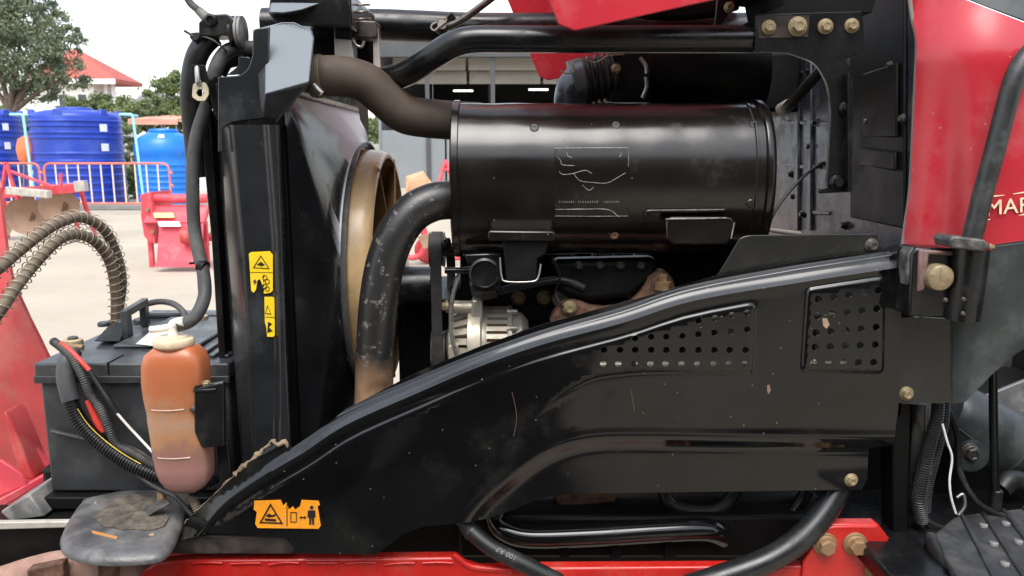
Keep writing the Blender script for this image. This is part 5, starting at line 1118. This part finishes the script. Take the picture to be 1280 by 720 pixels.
# ---------------------------------------------------------------- chassis and hoses underneath
ra = prism('chassis_rail', [P(u, v, 1.275) for u, v in ((180, 712), (196, 704), (230, 700), (570, 697), (580, 706), (600, 712), (680, 710), (1006, 708), (1028, 660), (1040, 655), (1098, 655), (1126, 692), (1128, 790), (120, 790))], (0, .025, 0), M_redch, T, .004, 'bright red chassis rail')
link('rail_weld', tube_mesh('rail_weld', catmull([P(u, v, 1.277) for u, v in ((566, 693), (576, 700), (584, 706), (600, 710), (640, 713))], 5), .0055, 10), M_redch, ra)
plate('rail_plate', [(1004, 702), (1030, 662), (1042, 658), (1096, 658), (1122, 692), (1124, 760), (1000, 760)], 1.268, .006, M_redch, ra, .002)
for u, v, r_ in ((1031, 680, 15), (1069, 680, 15), (1099, 714, 18)): bolt(u, v, 1.266, r_, ra, B_RUST, name='chassis_bolt')
for k in range(7):
    u = 240 + k * 48; hose('paint_run', [(u, 704 + k % 3, 1.2735), (u + 20, 703 + k % 2, 1.2735), (u + 38, 704, 1.2735)], 1.6, M_redch, ra, 8, 3)
hose('hydraulic_hose', [(575, 640, 1.30), (588, 662, 1.28), (615, 685, 1.265), (655, 705, 1.255), (700, 728, 1.25)], 11, M_rubber, T, 20, 8, 'black printed hydraulic hose')
hp = P(629, 682, 1.2545); me = text_mesh('100 R7', 11 * px(1.25, 690) * .85, .0002, 0, 1.05)
me.transform(Matrix.Translation(P(647, 696, 1.2425)) @ Matrix.Rotation(R(29 + 180), 4, 'Y') @ Matrix.Rotation(R(90), 4, 'X')); link('hose_print', me, mat('white_print', (.30, .30, .28), .6), T, smooth=0)
link('hose_ferrule', tube_mesh('hose_ferrule', [P(578, 646, 1.297), P(592, 667, 1.277)], .0165, 18), M_black, T, bevel=.001)
hose('power_steering_pipe', [(622, 628, 1.36), (620, 650, 1.35), (634, 664, 1.335), (665, 671, 1.33), (740, 669, 1.33), (820, 664, 1.33), (880, 662, 1.335), (905, 670, 1.35)], 15, M_gloss, T, 20, 8, 'glossy black pipe under the side panel')
hose('suction_hose', [(1050, 606, 1.30), (1032, 638, 1.285), (1002, 672, 1.27), (960, 700, 1.26), (900, 722, 1.255), (860, 734, 1.255)], 16.5, mat('semi_gloss_hose', (.012, .0125, .013), .30, dust=(.05, .05, .05), damt=.2, dscale=20), T, 22, 8, 'glossy black suction hose')
hose('drag_link', [(1010, 612, 1.40), (985, 650, 1.39), (945, 700, 1.38)], 9, M_black, T, 14, 4); hose('drain_hose', [(920, 612, 1.40), (905, 632, 1.39), (880, 640, 1.39), (840, 632, 1.39), (830, 612, 1.40)], 9, M_rubber, T, 14, 5)
prism('rusty_bracket', [P(690, 610, 1.41), P(772, 610, 1.41), P(770, 628, 1.41), P(720, 634, 1.41), P(696, 632, 1.41)], (0, .02, 0), M_rust, T, .004)
box('frame_web', (-.46, 1.40, .44), (-.09, 1.45, .66), M_matt, T, .008)
box('sump_guard', (-.10, 1.36, .50), (.58, 1.42, .585), M_matt, T, .008)
for u in (700, 765, 832): plate('sump_rib', [(u, 678), (u + 12, 678), (u + 12, 715), (u, 715)], 1.345, .02, M_matt, T, .002)

# ---------------------------------------------------------------- overflow bottle and bracket
M_bot = bpy.data.materials.new('coolant_bottle'); M_bot.use_nodes = True
n, l = M_bot.node_tree.nodes, M_bot.node_tree.links; b = n['Principled BSDF']; tc = n.new('ShaderNodeTexCoord'); sx = n.new('ShaderNodeSeparateXYZ'); l.new(tc.outputs['Object'], sx.inputs[0])
nz = n.new('ShaderNodeTexNoise'); nz.inputs['Scale'].default_value = 30; nz.inputs['Detail'].default_value = 5; l.new(tc.outputs['Object'], nz.inputs['Vector'])
ad = n.new('ShaderNodeMath'); ad.operation = 'MULTIPLY_ADD'; ad.inputs[1].default_value = .09; l.new(nz.outputs['Fac'], ad.inputs[0]); l.new(sx.outputs['Z'], ad.inputs[2])
mr = n.new('ShaderNodeMapRange'); mr.inputs['From Min'].default_value = -.105; mr.inputs['From Max'].default_value = .135; l.new(ad.outputs[0], mr.inputs['Value'])
rp = n.new('ShaderNodeValToRGB'); l.new(mr.outputs[0], rp.inputs[0]); cr = rp.color_ramp
cr.elements[0].position = 0; cr.elements[0].color = (0.248, 0.122, 0.104, 1); cr.elements[1].position = 1; cr.elements[1].color = (0.416, 0.126, 0.050, 1)
for p_, c_ in ((.30, (0.272, 0.137, 0.115, 1)), (.44, (0.272, 0.141, 0.104, 1)), (.50, (0.368, 0.185, 0.086, 1)), (.58, (0.336, 0.207, 0.137, 1)), (.70, (0.376, 0.192, 0.101, 1)), (.82, (0.400, 0.130, 0.054, 1))): e = cr.elements.new(p_); e.color = c_
l.new(rp.outputs[0], b.inputs['Base Color']); b.inputs['Roughness'].default_value = .32; b.inputs['Subsurface Weight'].default_value = .45; b.inputs['Subsurface Radius'].default_value = (.02, .01, .006)
rows = []
for v, u0, u1, dy in ((430, 203, 240, .016), (434, 194, 249, .024), (442, 184, 257, .030), (454, 181, 261, .032), (475, 181, 262, .032), (496, 184, 259, .031), (508, 187, 259, .031), (514, 188, 259, .0295), (520, 188.5, 260, .031), (548, 193, 265, .031), (567, 195, 268, .031), (574, 197, 268, .0295), (580, 198, 269, .031), (594, 203, 268, .030), (604, 210, 262, .026), (611, 221, 250, .018)):
    cx, hw = (u0 + u1) / 2 - 1, (u1 - u0) / 2 * .95; c = P(cx, v, 1.265); w = hw * px(1.265, v); rows.append([])
    for k in range(40):
        a = 2 * math.pi * k / 40; q = (abs(math.cos(a)) ** 4.6 + abs(math.sin(a)) ** 4.6) ** (-1 / 4.6); rows[-1].append(c + Vector((w * math.cos(a) * q, dy * math.sin(a) * q, 0)))
bot = loft('coolant_bottle', rows, M_bot, T, closed=True, caps=True, label='translucent orange brown coolant overflow bottle', smooth=70)
c = P(217, 424, 1.265); lathe('cap', [(.022, -.016), (.025, -.014), (.0315, -.010), (.0325, -.008), (.0325, -.002), (.031, .001), (.024, .003), (.022, .006), (.010, .007)], c, mat('stained_cap', (.60, .47, .32), .5, var=.2, vscale=30, dust=(.45, .26, .12), damt=.35, dscale=20), bot, 'Z', 36)
hose('cap_spout', [(217, 420, 1.265), (216, 408, 1.265), (220, 404, 1.265), (230, 402, 1.265)], 6.5, M_white, bot, 14, 4); hose('cap_spout', [(216, 408, 1.262), (200, 411, 1.262), (188, 412, 1.262)], 4.5, M_white, bot, 12, 4)
for v, a, b_ in ((512.5, 189, 230), (572.5, 197, 238)): hose('moulded_line', [(a, v, 1.2355), ((a + b_) / 2, v + 1.3, 1.2335), (b_, v - .5, 1.2340)], 1.0, mat('pale_moulding', (.50, .36, .29), .5), bot, 6, 4)
bb = plate('bottle_bracket', [(243, 486, 4), (262, 482), (279, 478, 3), (280, 558, 3), (252, 560, 4), (243, 540, 4)], 1.235, .012, M_black, T, .003)
prism('bracket_top', [P(241, 488, 1.232), P(244, 483, 1.232), P(266, 478, 1.27), P(278, 477, 1.27), P(270, 486, 1.232)], (0, 0, -.004), M_black, bb, .001)
inst('bolt', B_ZINC, P(258, 482, 1.25), bb, (R(-80), 0, 0), .0105); bolt(241, 512, 1.236, 4, bb, B_DARK)
plate('bracket_stay', [(270, 555), (284, 552), (290, 600), (274, 606)], 1.27, .01, M_black, T, .002)

# ---------------------------------------------------------------- radiator hoses at the left
hose('overflow_hose', [(262, 122, 1.385), (255, 140, 1.38), (247, 165, 1.375), (242, 195, 1.37), (241, 230, 1.365), (242, 275, 1.36), (247, 310, 1.35), (254, 340, 1.335), (256, 368, 1.32), (248, 390, 1.295), (236, 402, 1.275), (220, 407, 1.265)], 8, M_rubgrey, T, 18, 8, 'long thin black overflow hose')
link('hose_clip', tube_mesh('hose_clip', [P(250, 332, 1.338), P(257, 335, 1.335)], .0118, 14), M_matt, T)
plate('clip_tab', [(236, 328), (252, 327), (252, 331), (246, 332), (245, 330), (236, 331)], 1.335, .006, M_matt, T, .0005)
plate('connector', [(246, 345), (251, 346), (252, 378), (248, 378)], 1.33, .01, M_matt, T, .001)
hose('radiator_hose', [(268, 44, 1.40), (258, 52, 1.395), (248, 66, 1.39), (242, 85, 1.39), (239, 110, 1.39), (240, 140, 1.40), (243, 170, 1.41), (248, 220, 1.42)], 12.5, M_rubber, T, 20, 8, 'thick black radiator hose')
hose('bypass_hose', [(320, 60, 1.40), (300, 60, 1.40), (286, 63, 1.39), (277, 72, 1.385), (270, 86, 1.38), (265, 104, 1.38)], 8.5, M_rubgrey, T, 18, 8); hose('lower_pipe', [(322, 72, 1.44), (296, 74, 1.44), (282, 78, 1.44), (274, 92, 1.44)], 9, M_black, T, 16, 6)
hose('rubber_tube', [(268, 96, 1.38), (264, 112, 1.38), (262, 128, 1.385)], 8.5, M_matt, T, 16, 4)
hose('zip_tie', [(246, 46, 1.372), (255, 46, 1.368), (266, 50, 1.366), (277, 58, 1.368), (284, 66, 1.374)], 1.3, M_rubber, T, 6, 5)
hose('zip_tie_tail', [(230, 38, 1.36), (238, 43, 1.365), (247, 47, 1.37)], 1.5, M_rubgrey, T, 6, 3); plate('zip_tie_head', [(238, 41), (247, 40), (250, 44), (248, 49), (241, 52), (237, 47)], 1.366, .008, M_rubber, T, .001)
rc = plate('radiator_cap_housing', [(248, 28, 2), (256, 21, 3), (264, 18, 2), (284, 17, 3), (291, 25, 2), (291, 52), (287, 52), (285, 45), (276, 44), (268, 46), (248, 44, 2)], 1.365, .05, M_black, T, .003)
lathe('housing_boss', [(.010, .002), (.010, -.004), (.0065, -.005), (.006, -.002)], P(264, 25, 1.365), M_black, rc, 'Y', 18)
for k, u in enumerate((293, 300, 304)): lathe('cap_disc', [(.02, -.003), (.0265, -.002), (.0265, .002), (.02, .003)], P(u - 1, 40, 1.39) , (M_tin, M_dustgrey, M_dustgrey)[k], rc, 'X', 24)
hose('bleed_tube', [(231, -8, 1.37), (238, 4, 1.37), (247, 12, 1.37), (256, 22, 1.375)], 4.2, M_rubgrey, T, 12, 5); link('tube_end', tube_mesh('tube_end', [P(247, 12, 1.37), P(258, 22, 1.375)], [.0068, .0088], 14), M_dustgrey, T)
plate('latch_bracket', [(239, 81, 1), (256, 81, 2), (258, 92), (262, 104), (258, 108), (239, 106)], 1.352, .004, M_matt, T, .001)
lp = relief('latch_striker', fillet([(241, 106), (246, 102), (256, 103), (260, 110), (261, 118), (256, 126), (247, 126), (240, 121)], 2), lambda U, V: np.full(np.shape(U), 1.348), mat('beige_striker', (.55, .48, .34), .5, .2, dust=(.35, .27, .17), damt=.3), T, 4, [[(p[0], p[1]) for p in circle(250, 116, 5.2, 6)]], .004, 'beige striker plate with hexagonal hole')
lathe('striker_rod', [(.0042, -.012), (.0042, .012), (.002, .015)], P(247, 94, 1.345), M_steel, lp, 'Z', 12); plate('striker_clip', [(245, 100), (251, 100), (251, 106), (245, 106)], 1.344, .003, M_steel, lp, .0004)
plate('hose_guide', [(262, 110), (271, 104), (272, 150), (266, 140)], 1.37, .004, M_black, T, .001)

# ---------------------------------------------------------------- front: shelf, axle carrier, blade
sh_ = [(112, 617), (100, 624), (88, 640), (77, 660), (74, 672), (80, 684), (100, 692), (135, 696), (180, 694), (203, 689), (216, 676), (223, 660), (230, 640), (238, 620), (238, 605), (180, 605)]
ZS = .628; top = [G(u, v, ZS) for u, v in sh_]; cen = sum(top, Vector()) / len(top); rows = []
for f, dz in ((.998, -.016), (1.0, -.012), (.985, -.008), (.95, -.004), (.90, -.001), (.86, .001), (.6, .002), (.15, .002), (.002, .002)):
    rows.append([Vector((cen.x + (p.x - cen.x) * f, cen.y + (p.y - cen.y) * f, ZS + dz)) for p in [Vector(q) for q in catmull(top, 4, True)]])
loft('front_shelf', rows, mat('dirty_shelf_steel', (.10, .10, .10), .42, .3, var=.35, vscale=24, dust=(.27, .25, .225), damt=.42, dscale=14, specks=.3, speckcol=(.05, .045, .04), bump=.3, bscale=220), T, closed=True, label='dusty grey rounded steel shelf under the battery', smooth=60, solid=.003, caps=False)
dp_ = []
for k in range(30):
    a_ = 2 * math.pi * k / 30; w_ = 1 + .12 * math.sin(3 * a_) + rg.uniform(-.08, .08); q_ = G(165 + 44 * w_ * math.cos(a_), 642 + 22 * w_ * math.sin(a_), ZS + .0045); dp_.append(q_)
prism('dirt_patch', dp_, (0, 0, -.002), mat('caked_dirt', (.075, .062, .048), .95, var=.6, vscale=50, dust=(.20, .165, .12), damt=.45, dscale=40, bump=.8, bscale=160), T, 0)
sp = prism('shelf_bracket', [G(180, 634, ZS + .01), G(205, 622, ZS + .03), G(212, 628, ZS + .03), G(186, 643, ZS + .01)], (0, 0, -.003), M_zincdark, T, .001); lathe('shelf_stud', [(.009, 0), (.009, .016), (.006, .02)], G(203, 626, ZS + .01), M_rustbolt, T, 'Z', 6)
prism('reflector_chip', [G(114, 663, ZS + .002), G(147, 671, ZS + .002), G(146, 674, ZS + .002), G(116, 667, ZS + .002)], (0, 0, .0006), mat('worn_orange', (.45, .19, .05), .6, dust=(.2, .15, .1), damt=.4, dscale=60), T, 0)
for u, v, r_ in ((150, 632, .006), (165, 650, .004), (130, 640, .005), (175, 660, .0045), (190, 668, .006), (120, 628, .004), (158, 641, .003), (182, 648, .003)): lathe('mud_clod', [(r_, -.002), (r_ * .8, .001), (r_ * .3, .002)], G(u, v, ZS + .002), M_mud, T, 'Z', 9)
plate('front_beam', [(-60, 662, 2), (78, 658, 2), (84, 712, 2), (-60, 724)], 1.30, .10, M_matt, T, .004)
prism('beam_flange', [P(-60, 654, 1.28), P(86, 652, 1.28), P(82, 660, 1.28), P(-60, 664, 1.28)], (0, .012, 0), M_pale, T, .002)
hose('axle_carrier', [(-80, 752, 1.24, 30), (-10, 734, 1.25, 24), (50, 712, 1.26, 20), (90, 706, 1.27, 20), (130, 712, 1.29, 22), (190, 722, 1.31, 24)], 22, mat('dusty_faded_iron', (.30, .17, .13), .8, var=.25, vscale=20, dust=(.40, .29, .22), damt=.5, dscale=18), T, 20, 6)
plate('rusty_strap', [(33, 712), (78, 703), (80, 740), (33, 740)], 1.225, .02, M_rust, T, .003); plate('carrier_boss', [(122, 700), (140, 702), (142, 740), (120, 740)], 1.25, .03, M_rust, T, .003)
bk = prism('mounting_wedge', [P(0, 640, 1.33), P(36, 618, 1.33), P(56, 646, 1.33), P(12, 652, 1.33)], (0, .10, 0), M_dustgrey, T, .003)
plate('beam_web', [(36, 618), (70, 596), (96, 612), (84, 652), (56, 650)], 1.40, .02, mat('dusty_brown_steel', (.12, .085, .06), .8, var=.3, vscale=20), T, .002); bolt(66, 634, 1.385, 9, T, B_RUST); link('stud', tube_mesh('stud', [P(68, 634, 1.375), P(79, 635, 1.37)], .005, 10), M_rust, T)
# blade
M_blade = M_fade; rows = []
for i, v in enumerate(np.linspace(235, 640, 16)):
    ur = float(np.interp(v, [235, 300, 337, 375, 415, 440, 520, 640], [2, 10, 15, 29, 48, 62, 90, 110])); Y = 1.66 + .10 * ((v - 430) / 200.) ** 2; e = P(ur, v, Y)
    rows.append([Vector((e.x - s, Y - .0 + .25 * s, e.z)) for s in np.linspace(0, .5, 7)])
bl_ = loft('front_blade', rows, M_blade, T, label='big faded red front blade beside the battery', solid=.008, smooth=60)
prism('blade_gusset', [P(4, 514, 1.54), P(10, 520, 1.54), P(28, 560, 1.54), P(42, 598, 1.54), P(30, 602, 1.54), P(16, 566, 1.54)], (.0, .06, 0), M_fade, bl_, .003)
prism('blade_gusset', [P(6, 515, 1.56), P(30, 545, 1.57), P(66, 582, 1.59), P(66, 600, 1.59), P(40, 605, 1.57), P(22, 560, 1.56)], (0, .008, 0), M_pink, bl_, .002)
prism('blade_gusset', [P(-30, 590, 1.50), P(0, 575, 1.50), P(26, 592, 1.50), P(34, 606, 1.50), P(-30, 632, 1.50)], (0, .008, 0), M_pink, bl_, .002)
prism('blade_bar', [P(-40, 646, 1.46), P(68, 586, 1.52), P(68, 596, 1.52), P(-40, 660, 1.46)], (0, .05, 0), M_pink, bl_, .003)
# spring guarded hoses
for k, pts in enumerate(([(-40, 366, 1.56), (0, 334, 1.60), (20, 317, 1.64), (50, 293, 1.69), (77, 277, 1.74), (103, 272, 1.79), (130, 287, 1.84), (145, 317, 1.87), (152, 350, 1.88), (148, 390, 1.88), (146, 430, 1.88)],
                         [(-40, 440, 1.52), (0, 388, 1.55), (17, 363, 1.58), (43, 330, 1.64), (73, 300, 1.70), (97, 293, 1.76), (120, 303, 1.81), (137, 327, 1.84), (144, 360, 1.85), (145, 392, 1.85), (143, 430, 1.85)])):
    h_ = hose('hydraulic_hose', pts, 6.6, M_springhose, T, 16, 8, 'hydraulic hose wrapped in a wire spring')
    coil('guard_spring', pix_path(pts, 10), 9.6 * px(1.72), .0175, .00125, M_spring, h_, 6, 16, None, .05)
hose('rear_cable', [(170, 386, 1.80), (184, 380, 1.78), (200, 377, 1.76), (217, 380, 1.74), (229, 390, 1.72), (233, 404, 1.70)], 3.8, M_rubgrey, T, 12, 6)

# ---------------------------------------------------------------- wheels (below and beside the picture, they carry the tractor)
M_tyre = mat('tyre_rubber', (.022, .021, .020), .8, dust=(.15, .12, .09), damt=.4, dscale=6); M_rim = mat('cream_rim', (.60, .55, .42), .5, dust=(.3, .22, .15), damt=.3)
def wheel(c, r, w, lugs):
    c = Vector(c); wh = lathe('wheel', [(r * .5, -w * .5), (r * .62, -w * .52), (r * .86, -w * .5), (r * .95, -w * .42), (r * .96, 0), (r * .95, w * .42), (r * .86, w * .5), (r * .62, w * .52), (r * .5, w * .5)], c, M_tyre, T, 'Y', 48)
    lathe('rim', [(.05, -w * .2), (r * .3, -w * .2), (r * .48, -w * .45), (r * .54, -w * .45), (r * .54, w * .45), (r * .48, w * .45), (r * .3, -w * .1), (.05, -w * .1)], c, M_rim, wh, 'Y', 36)
    bm = bmesh.new()
    for k in range(lugs):
        a = 2 * math.pi * k / lugs; s = 1 if k % 2 else -1; vs8 = []
        for rr in (r * .945, r):
            for (q, dy) in ((0, .02), (.10, .02), (.26, s * w * .5), (.17, s * w * .5)):
                vs8.append(bm.verts.new(c + Vector((rr * math.cos(a + q), dy, rr * math.sin(a + q)))))
        for f in ((0, 1, 2, 3), (7, 6, 5, 4), (0, 4, 5, 1), (1, 5, 6, 2), (2, 6, 7, 3), (3, 7, 4, 0)): bm.faces.new([vs8[i] for i in f])
    bmesh.ops.recalc_face_normals(bm, faces=bm.faces); me = bpy.data.meshes.new('lugs'); bm.to_mesh(me); bm.free(); link('lugs', me, M_tyre, wh, smooth=0); return wh
wheel((-.78, 1.03, .275), .275, .18, 22); wheel((-.78, 2.47, .275), .275, .18, 22)
wheel((1.60, 1.13, .62), .62, .34, 26); wheel((1.60, 2.40, .62), .62, .34, 26)
link('front_axle', tube_mesh('front_axle', [Vector((-.78, 1.05, .29)), Vector((-.78, 2.45, .29))], .06, 16), M_fade, T); link('rear_axle', tube_mesh('rear_axle', [Vector((1.6, 1.15, .62)), Vector((1.6, 2.4, .62))], .10, 18), M_matt, T)
box('axle_pivot', (-.84, 1.6, .31), (-.70, 1.9, .60), M_fade, T, .01); box('front_chassis', (-.95, 1.50, .50), (-.10, 2.0, .62), M_matt, T, .01); box('rear_housing', (1.3, 1.5, .40), (1.75, 2.0, .82), M_matt, T, .02)
box('battery_tray', (-.86, 1.355, .600), (-.46, 1.83, .624), M_matt, T, .003)

# ================================================================ BATTERY (stands on its tray)
bx0, bx1, by0, by1 = P(49, 470, 1.375).x, P(285, 470, 1.375).x, 1.375, 1.80
bz0, bz1 = .626, Zat(474, 1.375)
bat = thing('battery', 'black car battery with folding handle and dusty lid beside the coolant bottle', 'battery', ((bx0 + bx1) / 2, (by0 + by1) / 2, bz0))
box('case', (bx0, by0, bz0), (bx1, by1, bz1), M_battery, bat, .005)
lid = box('lid', (bx0 - .005, by0 - .006, bz1 + .001), (bx1 + .004, by1 + .005, Zat(454, 1.37)), M_batlid, bat, .004)
box('lid_lip', (bx0 - .006, by0 - .0085, bz1 - .006), (bx1 + .004, by0 - .0005, bz1 + .008), M_battery, bat, .002)
zt_ = Zat(454, 1.37) + .0005
box('cell_cover', (bx0 + .085, by0 + .10, zt_), (bx1 - .09, by1 - .06, zt_ + .007), M_batlid, lid, .004)
for x_ in (bx1 - .07, bx1 - .045, bx1 - .02): box('lid_rib', (x_, by0 + .03, zt_), (x_ + .012, by1 - .02, zt_ + .006), M_batlid, lid, .002)
box('lid_step', (bx0 + .02, by1 - .05, zt_), (bx1 - .10, by1 - .01, zt_ + .012), M_batlid, lid, .004)
box('lid_groove', (P(134, 450, 1.37).x, by0 - .0075, zt_ - .02), (P(134, 450, 1.37).x + .0025, by0 + .05, zt_ + .0012), M_matt, lid, 0)
def top_pt(u, v, dz=0): return G(u, v, zt_ + dz)
for k in range(3):
    q = top_pt(130 + 22 * k, 404 - 2 * k, .008); lathe('vent_cap', [(.013, -.006), (.013, .001), (.011, .003), (.003, .003)], q, M_battery, lid, 'Z', 20)
a, b_ = top_pt(157, 424, .002), top_pt(184, 405, .002); h_ = .058
up = Vector((0, 0, h_)); d_ = (b_ - a); s_ = d_.cross(Vector((0, 0, 1))).normalized() * .0065
V = [a, a + d_ * .0 + up, b_ + up, b_, b_ - d_ * .18, b_ - d_ * .18 + up * .74, a + d_ * .20 + up * .74, a + d_ * .20]
prism('handle', [p - s_ for p in V], s_ * 2, M_battery, bat, .0015, 'folding carry handle standing up')
hp = prism('handle_slot', [top_pt(118, 427, .0075), top_pt(136, 408, .0075), top_pt(158, 408, .0075), top_pt(150, 427, .0075)], (0, 0, .002), M_matt, lid, .001)
prism('paper_label', [top_pt(170, 430, .0076), top_pt(196, 408, .0076), top_pt(226, 411, .0076), top_pt(206, 434, .0076)], (0, 0, .0006), M_white, lid, 0)
for q in ((92, 433), (250, 402)):
    p = top_pt(*q); lathe('terminal_post', [(.010, -.002), (.0095, .018), (.007, .020)], p, M_zincdark, bat, 'Z', 18)
    lathe('terminal_clamp', [(.016, .002), (.018, .004), (.018, .013), (.014, .015)], p, mat('corroded_brass', (.42, .33, .20), .6, .4, var=.3, vscale=80), bat, 'Z', 14)
hose('terminal_bolt', [(82, 432, 1.40), (104, 434, 1.40)], 3.2, M_rustbolt, bat, 8)
# battery wiring belongs to the tractor
w_ = loom('wiring_loom', [(86, 494, 1.345), (94, 516, 1.34), (106, 534, 1.335), (124, 552, 1.33), (150, 571, 1.325), (174, 585, 1.32), (200, 596, 1.32)], 10, M_rubber, T, .0052, .2, 16, 'thick corrugated loom sweeping past the battery')
hose('yellow_tracer', [(97, 511, 1.328), (109, 529, 1.323), (127, 547, 1.318), (152, 566, 1.313), (176, 580, 1.308)], .55, M_wireyel, w_, 6)
hose('taped_section', [(92, 438, 1.37), (84, 452, 1.355), (82, 470, 1.348), (85, 486, 1.345), (89, 500, 1.343)], 11, M_tape, T, 18, 5)
loom('wiring_loom', [(66, 426, 1.37), (80, 437, 1.355), (92, 450, 1.345), (104, 472, 1.34), (112, 492, 1.34), (126, 512, 1.335), (136, 535, 1.332), (146, 556, 1.33), (166, 566, 1.325), (196, 584, 1.32)], 5.5, M_rubgrey, T, .004)
hose('red_wire', [(76, 429, 1.36), (88, 438, 1.35), (100, 450, 1.342), (112, 463, 1.338)], 3, M_wirered, T, 8)
hose('black_wire', [(112, 463, 1.338), (124, 482, 1.334), (136, 500, 1.33), (146, 516, 1.33)], 3, M_rubber, T, 8); hose('white_wire', [(145, 515, 1.33), (158, 530, 1.328), (172, 545, 1.326), (186, 560, 1.32), (198, 574, 1.315)], 1.7, M_wirewhite, T, 8)
hose('red_flag_tape', [(111, 500, 1.345), (118, 518, 1.345), (128, 540, 1.345)], 5, M_wirered, T, 8)
loom('thin_loom', [(64, 539, 1.366), (90, 545, 1.364), (113, 550, 1.36), (150, 556, 1.34), (176, 566, 1.33), (198, 582, 1.32)], 2.8, M_rubgrey, T, .0035, .25, 8)
loom('thin_loom', [(170, 592, 1.315), (186, 604, 1.31), (202, 613, 1.30), (220, 622, 1.29), (240, 644, 1.28)], 3.4, M_rubgrey, T, .0035, .25, 8)
loom('drain_loom', [(286, 588, 1.31), (270, 598, 1.30), (252, 607, 1.29), (238, 616, 1.285)], 7, M_rubber, T, .004, .2, 12); loom('rusty_conduit', [(236, 618, 1.285), (244, 630, 1.28), (250, 644, 1.275)], 6.5, M_springhose, T, .004, .2, 12)
